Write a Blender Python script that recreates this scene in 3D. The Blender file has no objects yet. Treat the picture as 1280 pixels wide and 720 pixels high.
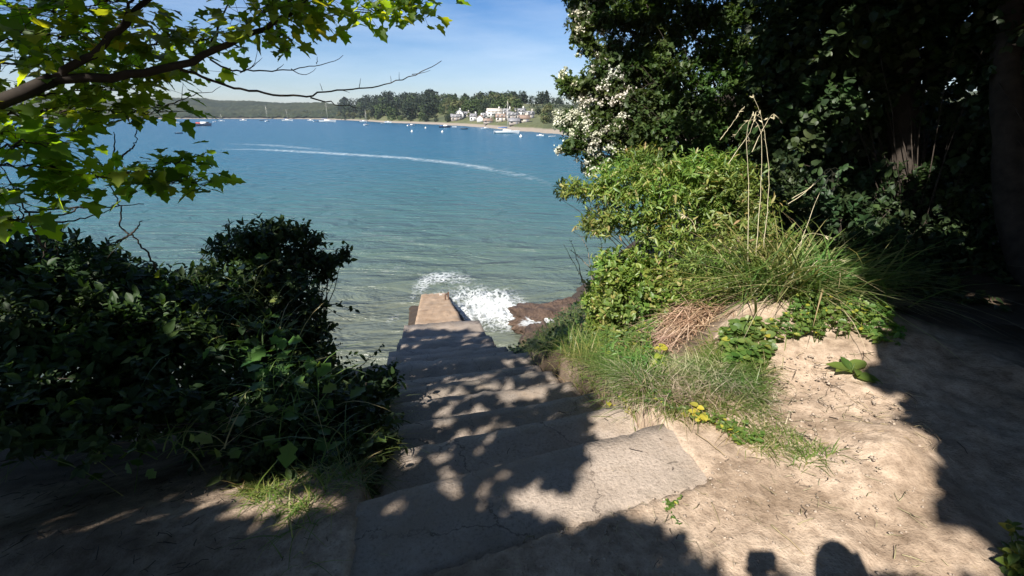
import bpy, math
import numpy as np
from mathutils import Vector, noise as mnoise
R = np.random.default_rng(7)
S = bpy.context.scene
COL = S.collection
# ------------------------------------------------------------------ camera, sky, sun, exposure
CZ = 6.05; PITCH = math.radians(20.2); FPX = 586.0
cp, sp = math.cos(PITCH), math.sin(PITCH)
SUN = np.array([.507, .747, -.865]); SUN = SUN / np.linalg.norm(SUN)
cam_d = bpy.data.cameras.new('camera'); cam = bpy.data.objects.new('camera', cam_d); COL.objects.link(cam)
cam.location = (0, 0, CZ); cam.rotation_euler = (math.pi / 2 - PITCH, 0, 0)
cam_d.sensor_width = 36; cam_d.lens = 36 * FPX / 1280; cam_d.clip_start = .05; cam_d.clip_end = 9000
S.camera = cam
S.view_settings.view_transform = 'Standard'; S.view_settings.look = 'None'
S.view_settings.exposure = 1.05; S.view_settings.gamma = 1; S.view_settings.use_curve_mapping = False
S.render.engine = 'CYCLES'
c = S.cycles; c.use_denoising = True; c.max_bounces = 7; c.diffuse_bounces = 3; c.glossy_bounces = 3
c.transmission_bounces = 3; c.transparent_max_bounces = 10; c.caustics_reflective = False; c.caustics_refractive = False
try: c.denoiser = 'OPENIMAGEDENOISE'
except Exception: pass

W = bpy.data.worlds.new('World'); S.world = W; W.use_nodes = True
nt = W.node_tree; nt.nodes.clear()
def N(t, ty, **k):
    n = t.nodes.new(ty)
    for a, v in k.items(): setattr(n, a, v)
    return n
sky = N(nt, 'ShaderNodeTexSky'); sky.sky_type = 'NISHITA'; sky.sun_disc = False
sky.sun_elevation = math.asin(-SUN[2]); sky.sun_rotation = math.radians(214.2)
sky.altitude = 0; sky.air_density = 1.0; sky.dust_density = .25; sky.ozone_density = 3.0
bg = N(nt, 'ShaderNodeBackground'); bg.inputs['Strength'].default_value = .056
wo = N(nt, 'ShaderNodeOutputWorld')
tc = N(nt, 'ShaderNodeTexCoord'); mp = N(nt, 'ShaderNodeMapping'); mp.inputs['Scale'].default_value = (1.2, 1.0, 7.0)
mp.inputs['Rotation'].default_value = (.1, .16, .3)
nz = N(nt, 'ShaderNodeTexNoise'); nz.inputs['Scale'].default_value = 1.6; nz.inputs['Detail'].default_value = 7; nz.inputs['Roughness'].default_value = .58
rp = N(nt, 'ShaderNodeValToRGB'); rp.color_ramp.elements[0].position = .42; rp.color_ramp.elements[1].position = .78
rp.color_ramp.elements[0].color = (0, 0, 0, 1); rp.color_ramp.elements[1].color = (.5, .5, .5, 1)
mx = N(nt, 'ShaderNodeMixRGB'); mx.inputs[2].default_value = (7.0, 8.2, 9.8, 1)
L = nt.links.new
L(tc.outputs['Generated'], mp.inputs[0]); L(mp.outputs[0], nz.inputs['Vector']); L(nz.outputs[0], rp.inputs[0])
hs = N(nt, 'ShaderNodeHueSaturation'); hs.inputs['Saturation'].default_value = 1.3; hs.inputs['Value'].default_value = .9
L(rp.outputs[0], mx.inputs[0]); L(sky.outputs[0], hs.inputs['Color']); tn = N(nt, 'ShaderNodeMixRGB'); tn.blend_type = 'MULTIPLY'; tn.inputs[0].default_value = 1; tn.inputs[2].default_value = (1, 1, 1.17, 1)
L(hs.outputs[0], tn.inputs[1]); L(tn.outputs[0], mx.inputs[1]); L(mx.outputs[0], bg.inputs[0]); L(bg.outputs[0], wo.inputs[0])

sd = bpy.data.lights.new('sun', 'SUN'); sd.energy = 4.6; sd.angle = math.radians(.53); sd.color = (1, .95, .87)
so = bpy.data.objects.new('sun', sd); COL.objects.link(so)
so.rotation_euler = Vector(SUN).to_track_quat('-Z', 'Y').to_euler()

# ------------------------------------------------------------------ helpers
def pt(px, py, s):                      # a point seen at (px, py) of the photo, s metres deep
    x = (px - 640) / FPX; v = (py - 360) / FPX
    return np.array([x * s, (cp - sp * v) * s, CZ - (sp + cp * v) * s])
def proj(P):
    s = P[:, 1] * cp + (CZ - P[:, 2]) * sp; v = ((CZ - P[:, 2]) * cp - P[:, 1] * sp)
    ss = np.where(s > .05, s, 1e-3)
    return 640 + FPX * P[:, 0] / ss, 360 + FPX * v / ss, s
def in_poly(x, y, poly):
    x = np.asarray(x); y = np.asarray(y); r = np.zeros(x.shape, bool); n = len(poly)
    for i in range(n):
        x1, y1 = poly[i]; x2, y2 = poly[(i + 1) % n]
        if y1 == y2: continue
        r ^= ((y1 > y) != (y2 > y)) & (x < (x2 - x1) * (y - y1) / (y2 - y1) + x1)
    return r
def unit(a):
    return a / np.maximum(np.linalg.norm(a, axis=-1, keepdims=True), 1e-9)
def rot(ax):
    a = R.normal(size=ax); return unit(a)

class Acc:                              # gathers vertices and faces into ONE mesh
    def __init__(s): s.V = []; s.F = []; s.n = 0; s.M = []
    def add(s, V, F, mi=0):
        V = np.asarray(V, np.float32).reshape(-1, 3)
        if not isinstance(F, (list, tuple)): F = [F]
        for f in F:
            f = np.asarray(f, np.int32)
            if f.size: s.F.append(f + s.n); s.M.append(np.full(len(f), mi, np.int32))
        s.V.append(V); s.n += len(V)
    def box(s, c, d, ax=None, mi=0):
        c = np.array(c, float); d = np.array(d, float) / 2
        o = np.array([[i, j, k] for i in (-1, 1) for j in (-1, 1) for k in (-1, 1)], float) * d
        if ax is not None: o = o @ np.array(ax, float)
        s.add(o + c, np.array([[0, 1, 3, 2], [4, 6, 7, 5], [0, 4, 5, 1], [2, 3, 7, 6], [0, 2, 6, 4], [1, 5, 7, 3]]), mi)
    def tube(s, P, r, k=6, mi=0, cap=True):
        P = np.asarray(P, float); n = len(P); r = np.broadcast_to(np.asarray(r, float), (n,))
        T = unit(np.gradient(P, axis=0)); up = np.array([.31, .17, .93]); A = unit(np.cross(T, up)); B = np.cross(T, A)
        a = np.linspace(0, 2 * np.pi, k, endpoint=False)
        V = P[:, None] + r[:, None, None] * (np.cos(a)[None, :, None] * A[:, None] + np.sin(a)[None, :, None] * B[:, None])
        i = np.arange(n - 1)[:, None] * k; j = np.arange(k)[None]; j2 = (j + 1) % k
        F = np.stack([i + j, i + j2, i + k + j2, i + k + j], -1).reshape(-1, 4)
        fs = [F]
        if cap: fs += [np.arange(k)[None, ::-1], (np.arange(k) + (n - 1) * k)[None]]
        s.add(V.reshape(-1, 3), fs, mi)
    def lathe(s, prof, c=(0, 0, 0), k=12, mi=0):
        prof = np.asarray(prof, float); n = len(prof); a = np.linspace(0, 2 * np.pi, k, endpoint=False)
        V = np.stack([prof[:, 0, None] * np.cos(a), prof[:, 0, None] * np.sin(a), np.repeat(prof[:, 1, None], k, 1)], -1) + np.array(c)
        i = np.arange(n - 1)[:, None] * k; j = np.arange(k)[None]; j2 = (j + 1) % k
        s.add(V.reshape(-1, 3), np.stack([i + j, i + j2, i + k + j2, i + k + j], -1).reshape(-1, 4), mi)
    def build(s, name, mats, parent=None, smooth=False, loc=None):
        me = bpy.data.meshes.new(name)
        V = np.concatenate(s.V) if s.V else np.zeros((0, 3), np.float32)
        if loc is None and parent is not None: loc = np.array(parent.location)
        off = np.zeros(3) if loc is None else np.array(loc, float)
        V = (V - off).astype(np.float32)
        me.vertices.add(len(V)); me.vertices.foreach_set('co', V.ravel())
        idx = np.concatenate([f.ravel() for f in s.F]); cnt = np.concatenate([np.full(len(f), f.shape[1], np.int32) for f in s.F])
        st = np.concatenate([[0], np.cumsum(cnt)[:-1]]).astype(np.int32)
        me.loops.add(len(idx)); me.loops.foreach_set('vertex_index', idx.astype(np.int32))
        me.polygons.add(len(cnt)); me.polygons.foreach_set('loop_start', st)
        me.polygons.foreach_set('material_index', np.concatenate(s.M))
        if smooth: me.polygons.foreach_set('use_smooth', np.ones(len(cnt), bool))
        me.update(calc_edges=True)
        for m in (mats if isinstance(mats, (list, tuple)) else [mats]): me.materials.append(m)
        o = bpy.data.objects.new(name, me); COL.objects.link(o)
        if parent is not None: o.parent = parent
        elif loc is not None: o.location = tuple(off)
        return o
def tag(o, label=None, cat=None, group=None, kind=None):
    for k, v in (('label', label), ('category', cat), ('group', group), ('kind', kind)):
        if v: o[k] = v
    return o
def thing(name, label, cat, loc=(0, 0, 0), group=None):
    o = bpy.data.objects.new(name, None); o.empty_display_size = .2; COL.objects.link(o); o.location = tuple(float(v) for v in loc)
    return tag(o, label, cat, group)

# leaf templates: outline on the xy plane, petiole at the origin, long axis +y, 1 unit long
def tmpl(half, fold=.25, centre=.35, droop=.12):
    h = np.array(half, float); o = np.concatenate([[[0, 0]], h, [[0, 1]], (h * [-1, 1])[::-1]])
    V = np.concatenate([o, [[0, centre]]]); n = len(o)
    z = fold * np.abs(V[:, 0]) - droop * V[:, 1] ** 2
    F = np.stack([np.arange(n), (np.arange(n) + 1) % n, np.full(n, n)], 1)
    return np.column_stack([V, z]), F
MAPLE = tmpl([(.20, -.07), (.40, .0), (.33, .12), (.40, .22), (.58, .34), (.46, .40), (.44, .47), (.28, .46), (.25, .56), (.29, .70), (.15, .78)], .22, .33, .2)
MAPLE_S = tmpl([(.38, .0), (.32, .17), (.56, .36), (.27, .48), (.26, .72)], .2, .33, .2)
OVAL = tmpl([(.16, .12), (.27, .38), (.22, .66), (.10, .88)], .35, .45, .18)
LANCE = tmpl([(.09, .15), (.13, .45), (.08, .78)], .35, .45, .25)
HAW = tmpl([(.14, .15), (.36, .42), (.22, .52), (.34, .74), (.14, .86)], .3, .4, .1)
ROUND = tmpl([(.22, -.03), (.42, .16), (.46, .45), (.30, .78), (.12, .95)], .15, .4, .25)

def leaves(acc, P, D, Nn, size, T, mi=0):   # P base points, D long axes, Nn rough normals
    V, F = T; P = np.asarray(P, float); n = len(P)
    if n == 0: return
    D = unit(D); X = unit(np.cross(D, Nn)); Z = np.cross(X, D); size = np.broadcast_to(size, (n,))[:, None, None]
    w = (.85 + .3 * R.random((n, 1, 1)))
    v = P[:, None] + size * (V[None, :, 0:1] * w * X[:, None] + V[None, :, 1:2] * D[:, None] + V[None, :, 2:3] * Z[:, None])
    f = F[None] + (np.arange(n) * len(V))[:, None, None]
    acc.add(v.reshape(-1, 3), f.reshape(-1, F.shape[1]), mi)
def blades(acc, P, D, length, width, bend=.8, seg=4, mi=0, droop=None):
    P = np.asarray(P, float); n = len(P); D = unit(D); t = np.linspace(0, 1, seg + 1)
    hz = unit(D * [1, 1, 0] + 1e-4); X = unit(np.cross(D, [0, 0, 1.]) + 1e-5 * R.normal(size=(n, 3)))
    length = np.broadcast_to(length, (n,))[:, None]; width = np.broadcast_to(width, (n,)); bend = np.broadcast_to(bend, (n,))[:, None]
    C = P[:, None] + length[:, :, None] * (t[None, :, None] * D[:, None] + (bend * t ** 2)[:, :, None] * (hz * .6)[:, None] - (bend * t ** 2.4)[:, :, None] * np.array([0, 0, .62]))
    w = width[:, None] * (1 - t[None] ** 1.6) * .5 + .0006
    A = C + w[..., None] * X[:, None]; B = C - w[..., None] * X[:, None]
    V = np.stack([A, B], 2).reshape(n, -1, 3); k = np.arange(seg) * 2
    f = np.stack([k, k + 1, k + 3, k + 2], 1)[None] + (np.arange(n) * (seg + 1) * 2)[:, None, None]
    acc.add(V.reshape(-1, 3), f.reshape(-1, 4), mi)
def smooth_path(pts, n=14, jit=0.):
    pts = np.asarray(pts, float); d = np.concatenate([[0], np.cumsum(np.linalg.norm(np.diff(pts, axis=0), axis=1))])
    t = np.linspace(0, d[-1], n); k = len(pts)
    out = np.stack([np.interp(t, d, pts[:, i]) for i in range(3)], 1)
    for _ in range(2): out[1:-1] = .25 * out[:-2] + .5 * out[1:-1] + .25 * out[2:]
    if jit: out[1:-1] += R.normal(size=(n - 2, 3)) * jit
    return out

# ------------------------------------------------------------------ materials
def mat(name):
    m = bpy.data.materials.new(name); m.use_nodes = True; t = m.node_tree; t.nodes.clear()
    o = N(t, 'ShaderNodeOutputMaterial'); b = N(t, 'ShaderNodeBsdfPrincipled'); t.links.new(b.outputs[0], o.inputs[0])
    return m, t, b, o
def ramp(t, stops):
    r = N(t, 'ShaderNodeValToRGB'); e = r.color_ramp.elements
    while len(e) < len(stops): e.new(.5)
    for el, (p, c_) in zip(e, stops): el.position = p; el.color = (*c_, 1)
    return r
def noise(t, scale, detail=5, rough=.55, vec=None, dist=0.):
    n = N(t, 'ShaderNodeTexNoise'); n.inputs['Scale'].default_value = scale; n.inputs['Detail'].default_value = detail
    n.inputs['Roughness'].default_value = rough; n.inputs['Distortion'].default_value = dist
    if vec is not None: t.links.new(vec, n.inputs['Vector'])
    return n
def mixc(t, f, a, b, mode='MIX'):
    m = N(t, 'ShaderNodeMixRGB'); m.blend_type = mode
    for k, v in ((0, f), (1, a), (2, b)):
        if hasattr(v, 'is_linked') or hasattr(v, 'links'): t.links.new(v, m.inputs[k])
        else: m.inputs[k].default_value = v if k == 0 else (*v, 1)
    return m.outputs[0]
def bump(t, b, h, strength=.5, dist=.02, chain=None):
    n = N(t, 'ShaderNodeBump'); n.inputs['Strength'].default_value = strength; n.inputs['Distance'].default_value = dist
    t.links.new(h, n.inputs['Height'])
    if chain is not None: t.links.new(chain, n.inputs['Normal'])
    t.links.new(n.outputs[0], b.inputs['Normal']); return n.outputs[0]
def pos(t): return N(t, 'ShaderNodeNewGeometry').outputs['Position']
def leaf_mat(name, stops, trans, tf=.35, rough=.45, spec=.4):
    m, t, b, o = mat(name); g = N(t, 'ShaderNodeNewGeometry')
    r = ramp(t, stops); t.links.new(g.outputs['Random Per Island'], r.inputs[0])
    n = noise(t, 1.3, 2, .5, g.outputs['Position']); v = mixc(t, .5, r.outputs[0], n.outputs[1], 'SOFT_LIGHT')
    t.links.new(v, b.inputs['Base Color']); b.inputs['Roughness'].default_value = rough; b.inputs['Specular IOR Level'].default_value = spec
    tr = N(t, 'ShaderNodeBsdfTranslucent'); t.links.new(mixc(t, 1., v, trans, 'MULTIPLY'), tr.inputs[0])
    ms = N(t, 'ShaderNodeMixShader'); ms.inputs[0].default_value = tf
    t.links.new(b.outputs[0], ms.inputs[1]); t.links.new(tr.outputs[0], ms.inputs[2]); t.links.new(ms.outputs[0], o.inputs[0]); return m
def plain(name, col, rough=.7, var=.25, scale=8, spec=.3, metal=0.):
    m, t, b, o = mat(name); n = noise(t, scale, 4, .6, pos(t))
    lo = tuple(v * (1 - var) for v in col); hi = tuple(min(1, v * (1 + var)) for v in col)
    r = ramp(t, [(.3, lo), (.7, hi)]); t.links.new(n.outputs[0], r.inputs[0]); t.links.new(r.outputs[0], b.inputs['Base Color'])
    b.inputs['Roughness'].default_value = rough; b.inputs['Specular IOR Level'].default_value = spec; b.inputs['Metallic'].default_value = metal
    return m
M = {}
M['maple'] = leaf_mat('maple_leaf', [(0, (.032, .066, .012)), (.5, (.055, .10, .014)), (.85, (.09, .14, .018)), (1, (.13, .16, .02))], (7.5, 6.0, 1.2), .55, .42, .4)
M['canopy'] = leaf_mat('canopy_leaf', [(0, (.025, .050, .012)), (1, (.05, .09, .018))], (1.6, 1.6, 1.0), .25, .5, .3)
M['haw'] = leaf_mat('hawthorn_leaf', [(0, (.028, .052, .014)), (.6, (.048, .080, .020)), (1, (.085, .115, .032))], (2.0, 2.0, 1.0), .3, .5, .3)
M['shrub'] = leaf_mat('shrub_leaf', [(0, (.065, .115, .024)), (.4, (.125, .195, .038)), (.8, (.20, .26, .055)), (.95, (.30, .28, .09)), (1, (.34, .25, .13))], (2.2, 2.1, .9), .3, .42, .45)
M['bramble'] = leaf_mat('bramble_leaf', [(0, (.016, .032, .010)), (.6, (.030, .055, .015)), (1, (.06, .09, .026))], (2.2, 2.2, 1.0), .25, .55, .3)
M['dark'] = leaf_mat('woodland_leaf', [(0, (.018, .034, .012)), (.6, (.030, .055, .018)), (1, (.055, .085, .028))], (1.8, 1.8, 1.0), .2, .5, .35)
M['herb'] = leaf_mat('herb_leaf', [(0, (.06, .12, .025)), (.6, (.10, .17, .035)), (.92, (.16, .21, .05)), (1, (.36, .34, .04))], (2.2, 2.1, .9), .32, .45, .4)
M['yellow'] = leaf_mat('yellowing_leaf', [(0, (.30, .30, .05)), (1, (.45, .40, .05))], (1.6, 1.5, .8), .3, .5, .3)
M['grass'] = leaf_mat('grass_blade', [(0, (.075, .12, .026)), (.55, (.13, .19, .04)), (.82, (.22, .23, .08)), (1, (.38, .31, .16))], (2.0, 2.0, .9), .35, .45, .4)
M['sedge'] = leaf_mat('sedge_blade', [(0, (.07, .12, .03)), (.55, (.13, .19, .045)), (.8, (.24, .24, .09)), (1, (.46, .38, .21))], (1.8, 1.8, .9), .3, .4, .45)
M['straw'] = leaf_mat('dry_straw', [(0, (.24, .19, .11)), (.5, (.38, .31, .19)), (1, (.55, .47, .31))], (1.2, 1.1, .9), .2, .6, .25)
M['bracken'] = leaf_mat('dead_bracken', [(0, (.26, .15, .10)), (.5, (.42, .27, .19)), (1, (.60, .44, .33))], (1.2, 1.1, .9), .2, .7, .2)
M['blossom'] = leaf_mat('white_blossom', [(0, (.55, .54, .40)), (1, (.80, .78, .68))], (1.0, 1.0, .95), .3, .6, .2)
M['twig'] = plain('twig_bark', (.045, .034, .026), .85, .4, 30)
M['bark'] = plain('tree_bark', (.036, .028, .022), .9, .45, 9)
M['drytwig'] = plain('dry_twig', (.24, .19, .14), .8, .35, 25)
# ------------------------------------------------------------------ ground
AX = math.radians(12.5); ca, sa = math.cos(AX), math.sin(AX)
def axis(x, y):
    X = x - .083; Y = y - 1.975
    return -X * sa + Y * ca, X * ca + Y * sa
def gh(x, y):                           # height of the bank, the path and the bed under the stairs
    x = np.asarray(x, float); y = np.asarray(y, float); u, d = axis(x, y)
    zst = np.interp(u, [-50, 0, .1, 6, 7.5, 14.5, 19, 40], [4.40, 4.40, 4.14, 2.2, 1.7, -.1, -1.8, -3])
    zl = np.interp(u, [-50, -.05, 3.8, 7.3, 9, 12, 60], [4.40, 4.40, 2.95, 0, -1, -2.2, -3])
    ue = u - 1.25 * np.clip(d - 1.6, 0, 7)
    zr = np.interp(ue, [-50, .5, 2.6, 8.6, 11, 14, 60], [4.40, 4.40, 3.6, .0, -1, -2.2, -3])
    zb = np.where(d < 0, zl, zr); w = np.clip((np.abs(d) - .74) / .10, 0, 1); w = w * w * (3 - 2 * w)
    z = (zst - .24) * (1 - w) + zb * w
    fl = np.clip((-.42 - u + .145 * d) / .06, 0, 1); z = z * (1 - fl) + np.maximum(zb, z) * fl
    m = .20 * np.exp(-(((x - 2.5) / .95) ** 2 + ((y - 3.35) / .75) ** 2)) + .10 * np.exp(-(((x - 3.3) / 1.0) ** 2 + ((y - 2.6) / .7) ** 2))
    return z + m + .09 * np.exp(-((((x - 1.95) * .9 + (y - 1.95) * .43) / .5) ** 2 + (((y - 1.95) * .9 - (x - 1.95) * .43) / .2) ** 2)) + .06 * np.exp(-(((x - 1.75) / .5) ** 2 + ((y - 3.7) / .6) ** 2))
def fbm(x, y, s, o=4, seed=0.):
    out = np.empty(x.shape); f = x.ravel() * s; g = y.ravel() * s; w = out.ravel()
    for i in range(len(f)): w[i] = mnoise.fractal(Vector((f[i], g[i], seed)), 1., 2., o)
    return w.reshape(x.shape)
xs = np.concatenate([np.linspace(-60, -14, 14)[:-1], np.linspace(-14, -2.2, 60)[:-1], np.linspace(-2.2, 4.2, 190)[:-1], np.linspace(4.2, 16, 60)[:-1], np.linspace(16, 60, 14)])
ys = np.concatenate([np.linspace(-60, -6, 16)[:-1], np.linspace(-6, .9, 40)[:-1], np.linspace(.9, 4.6, 120)[:-1], np.linspace(4.6, 20, 90)[:-1], np.linspace(20, 45, 8)])
GX, GY = np.meshgrid(xs, ys); GZ = gh(GX, GY)
near = (np.abs(GX) < 17) & (GY > -7) & (GY < 21)
nzv = np.zeros(GX.shape); nzv[near] = fbm(GX[near], GY[near], 1.7, 5) * (.032 + .03 * (GX[near] > 1.3)) + .012 * fbm(GX[near], GY[near], 4.6, 2, 8.) + fbm(GX[near], GY[near], 9., 3, 4.) * .008
uu, dd = axis(GX, GY)
slope = np.clip((uu - .6) / 2, 0, 1) * np.clip(np.abs(dd) - .9, 0, 1)
nzv += np.where(near, slope * .09 * np.sin(GX * 3.1 + 1.7 * np.sin(GY * 2.3)), 0)
path_flat = np.exp(-((uu + .30) / .35) ** 2) * (np.abs(dd) < 1.5)
GZ = GZ + nzv * (1 - .93 * path_flat) + .004 * path_flat
g = Acc(); ny, nx = GX.shape; i = np.arange(ny - 1)[:, None] * nx + np.arange(nx - 1)[None]
g.add(np.stack([GX, GY, GZ], -1), np.stack([i, i + 1, i + nx + 1, i + nx], -1).reshape(-1, 4))
m, t, b, o = mat('dirt_path'); p = pos(t)
n1 = noise(t, 2.2, 6, .6, p); n2 = noise(t, 14, 6, .65, p); n3 = noise(t, 95, 3, .6, p)
r1 = ramp(t, [(.3, (.24, .178, .126)), (.5, (.415, .322, .246)), (.72, (.51, .41, .322))]); t.links.new(n1.outputs[0], r1.inputs[0])
r2 = ramp(t, [(.33, (.56, .52, .48)), (.6, (1.08, 1.06, 1.03))]); t.links.new(n2.outputs[0], r2.inputs[0])
col = mixc(t, .9, r1.outputs[0], r2.outputs[0], 'MULTIPLY')
r3 = ramp(t, [(.30, (.55, .52, .5)), (.42, (1, 1, 1)), (.7, (1.12, 1.11, 1.1))]); t.links.new(n3.outputs[0], r3.inputs[0])
col = mixc(t, .7, col, r3.outputs[0], 'MULTIPLY')
at = N(t, 'ShaderNodeAttribute', attribute_name='humus_shade')
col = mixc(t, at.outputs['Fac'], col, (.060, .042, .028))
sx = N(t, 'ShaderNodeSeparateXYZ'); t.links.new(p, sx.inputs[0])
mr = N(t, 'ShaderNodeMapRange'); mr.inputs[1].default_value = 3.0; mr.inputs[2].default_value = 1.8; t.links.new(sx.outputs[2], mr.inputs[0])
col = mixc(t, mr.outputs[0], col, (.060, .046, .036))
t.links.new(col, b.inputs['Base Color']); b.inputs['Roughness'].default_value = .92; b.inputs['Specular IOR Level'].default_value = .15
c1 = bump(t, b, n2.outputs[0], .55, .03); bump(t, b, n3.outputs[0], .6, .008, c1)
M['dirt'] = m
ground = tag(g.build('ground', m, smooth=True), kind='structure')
# leaf mould under the plants, plus shade painted into the ground on the right
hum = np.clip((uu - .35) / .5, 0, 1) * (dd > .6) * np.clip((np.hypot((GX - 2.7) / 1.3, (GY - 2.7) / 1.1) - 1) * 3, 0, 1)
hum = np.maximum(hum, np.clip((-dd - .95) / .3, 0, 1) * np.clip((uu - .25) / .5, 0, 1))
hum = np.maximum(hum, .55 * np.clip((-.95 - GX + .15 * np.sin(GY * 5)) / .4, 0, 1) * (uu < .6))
hum = np.maximum(hum, 1.2 * np.clip((GX - 2.9 - .25 * np.sin(GY * 3)) / .6, 0, 1)); hum = np.clip(hum * .85 + .5 * nzv / .035 * (hum > .05), 0, 1)  # right side darkened beyond leaf mould, painting the wood's shade into the dirt
at = ground.data.attributes.new('humus_shade', 'FLOAT', 'POINT'); at.data.foreach_set('value', hum.ravel().astype(np.float32))

# ------------------------------------------------------------------ the stairs
def concrete(name, lo, hi, moss=.15, sc=1.):
    m, t, b, o = mat(name); p = pos(t); n1 = noise(t, 3 * sc, 6, .62, p); n2 = noise(t, 60 * sc, 4, .7, p); n3 = noise(t, 240, 2, .5, p)
    r = ramp(t, [(.3, lo), (.68, hi)]); t.links.new(n1.outputs[0], r.inputs[0])
    r2 = ramp(t, [(.32, (.50, .48, .46)), (.47, (.95, .95, .95)), (.72, (1.18, 1.16, 1.13))]); t.links.new(n2.outputs[0], r2.inputs[0])
    col = mixc(t, .75, r.outputs[0], r2.outputs[0], 'MULTIPLY')
    r3 = ramp(t, [(.68, (0, 0, 0)), (.74, (1, 1, 1))]); t.links.new(n3.outputs[0], r3.inputs[0]); col = mixc(t, r3.outputs[0], col, (.55, .52, .48))
    nm = noise(t, 1.1, 5, .7, p); r4 = ramp(t, [(.52, (0, 0, 0)), (.75, (moss * 3,) * 3)]); t.links.new(nm.outputs[0], r4.inputs[0]); col = mixc(t, r4.outputs[0], col, (.13, .115, .075))
    ck = N(t, 'ShaderNodeTexVoronoi', feature='DISTANCE_TO_EDGE'); ck.inputs['Scale'].default_value = 1.15; nw = noise(t, 6, 5, .7, p)
    va = N(t, 'ShaderNodeVectorMath', operation='MULTIPLY_ADD'); va.inputs[1].default_value = (.22,) * 3; t.links.new(nw.outputs[1], va.inputs[0]); t.links.new(p, va.inputs[2]); t.links.new(va.outputs[0], ck.inputs['Vector'])
    rc = ramp(t, [(.0, (.8,) * 3), (.007, (0, 0, 0))]); t.links.new(ck.outputs['Distance'], rc.inputs[0]); col = mixc(t, rc.outputs[0], col, (.07, .055, .045))
    nd_ = noise(t, 1.9, 6, .7, p); rd_ = ramp(t, [(.5, (0, 0, 0)), (.66, (.75,) * 3)]); t.links.new(nd_.outputs[0], rd_.inputs[0]); col = mixc(t, rd_.outputs[0], col, tuple(.92 * v for v in (.36, .275, .205)))
    t.links.new(col, b.inputs['Base Color']); b.inputs['Roughness'].default_value = .88; b.inputs['Specular IOR Level'].default_value = .2
    c1 = bump(t, b, n1.outputs[0], .5, .04); bump(t, b, n2.outputs[0], .8, .010, c1); return m
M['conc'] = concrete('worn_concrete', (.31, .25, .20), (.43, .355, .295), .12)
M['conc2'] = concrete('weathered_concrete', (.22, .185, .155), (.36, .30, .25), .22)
M['drab'] = concrete('dark_landing_concrete', (.10, .085, .075), (.17, .145, .125), .3)  # darker grey-brown tone for the landing
M['slip'] = concrete('rusty_slipway_concrete', (.30, .20, .125), (.47, .335, .225), .10, .6)
us = np.arange(0, 20, .05); th = np.radians(np.interp(us, [0, 1.5, 4, 30], [20.7, 13.5, 11.0, 10.2]))
CX = .083 - np.concatenate([[0], np.cumsum(np.sin(th) * .05)[:-1]]); CY = 1.975 + np.concatenate([[0], np.cumsum(np.cos(th) * .05)[:-1]])
def cl(u):
    if u < 0: th0 = math.radians(20.7); return np.array([.083 - math.sin(th0) * u, 1.975 + math.cos(th0) * u]), th0
    return np.array([np.interp(u, us, CX), np.interp(u, us, CY)]), float(np.interp(u, us, th))
def slab(acc, u0, u1, wl0, wr0, wl1, wr1, z0, z1, deep, nu=7, nv=30, rough=.006, mi=0, skew=0.):
    rows = []
    for a in np.linspace(0, 1, nu):
        u = u0 + (u1 - u0) * a; cc, h = cl(u); e = np.array([math.cos(h), math.sin(h)]); f = np.array([-math.sin(h), math.cos(h)])
        for k in np.linspace(0, 1, nv):
            l = -(wl0 + (wl1 - wl0) * a) * (1 - k) + (wr0 + (wr1 - wr0) * a) * k
            q_ = cc + e * l
            wob = .006 * mnoise.noise(Vector((l * 4, u * 3, z0))) + .010 * mnoise.noise(Vector((l * 1.3, u, z0 + 5)))
            edge = min(a, 1 - a) * (nu - 1); ek = min(k, 1 - k) * (nv - 1)
            q_ = q_ + f * wob * (2.0 if a > .99 else .5)
            dz = rough * mnoise.noise(Vector((l * 9, u * 9, z0))) * 1.6 + .006 * mnoise.noise(Vector((l * 2, u * 2, z0 + 9)))
            if a > .99 or ek < .5: dz -= .005 + .030 * max(0, abs(mnoise.noise(Vector((l * 9, u * 9, 3.)))) - .18)
            rows.append([q_[0], q_[1], z0 + (z1 - z0) * a + dz])
    V = np.array(rows).reshape(nu, nv, 3); top = V.copy()
    # rounded nose, then the sides go down
    per = [(0, j) for j in range(nv)] + [(i_, nv - 1) for i_ in range(1, nu)] + [(nu - 1, j) for j in range(nv - 2, -1, -1)] + [(i_, 0) for i_ in range(nu - 2, 0, -1)]
    pv = np.array([V[a_] for a_ in per]); cen = pv.mean(0); out = unit((pv - cen) * [1, 1, 0])
    r1 = pv + out * .006 - [0, 0, .02]; r2 = pv + out * .010 - [0, 0, deep * .5]; r2 += R.normal(size=r2.shape) * .004; r3 = pv - [0, 0, deep]
    base = nu * nv; n = len(per); ii = np.arange(nu - 1)[:, None] * nv + np.arange(nv - 1)[None]
    F = [np.stack([ii, ii + 1, ii + nv + 1, ii + nv], -1).reshape(-1, 4)]
    pi = np.array([a_[0] * nv + a_[1] for a_ in per]); k = np.arange(n); k2 = (k + 1) % n
    F.append(np.stack([pi[k2], pi[k], base + k, base + k2], 1))
    for r_ in range(2): F.append(np.stack([base + r_ * n + k2, base + r_ * n + k, base + (r_ + 1) * n + k, base + (r_ + 1) * n + k2], 1))
    acc.add(np.concatenate([top.reshape(-1, 3), r1, r2, r3]), F, mi)
c0, _ = cl(0)
st = thing('concrete_stairs', 'worn concrete stairs going down from the dirt path to the water', 'stairs', (c0[0], c0[1], 4.2))
def wid(u): return np.interp(u, [-1, 0, .5, 2, 6, 7], [.96, .95, .93, .88, .78, .72])
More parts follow.
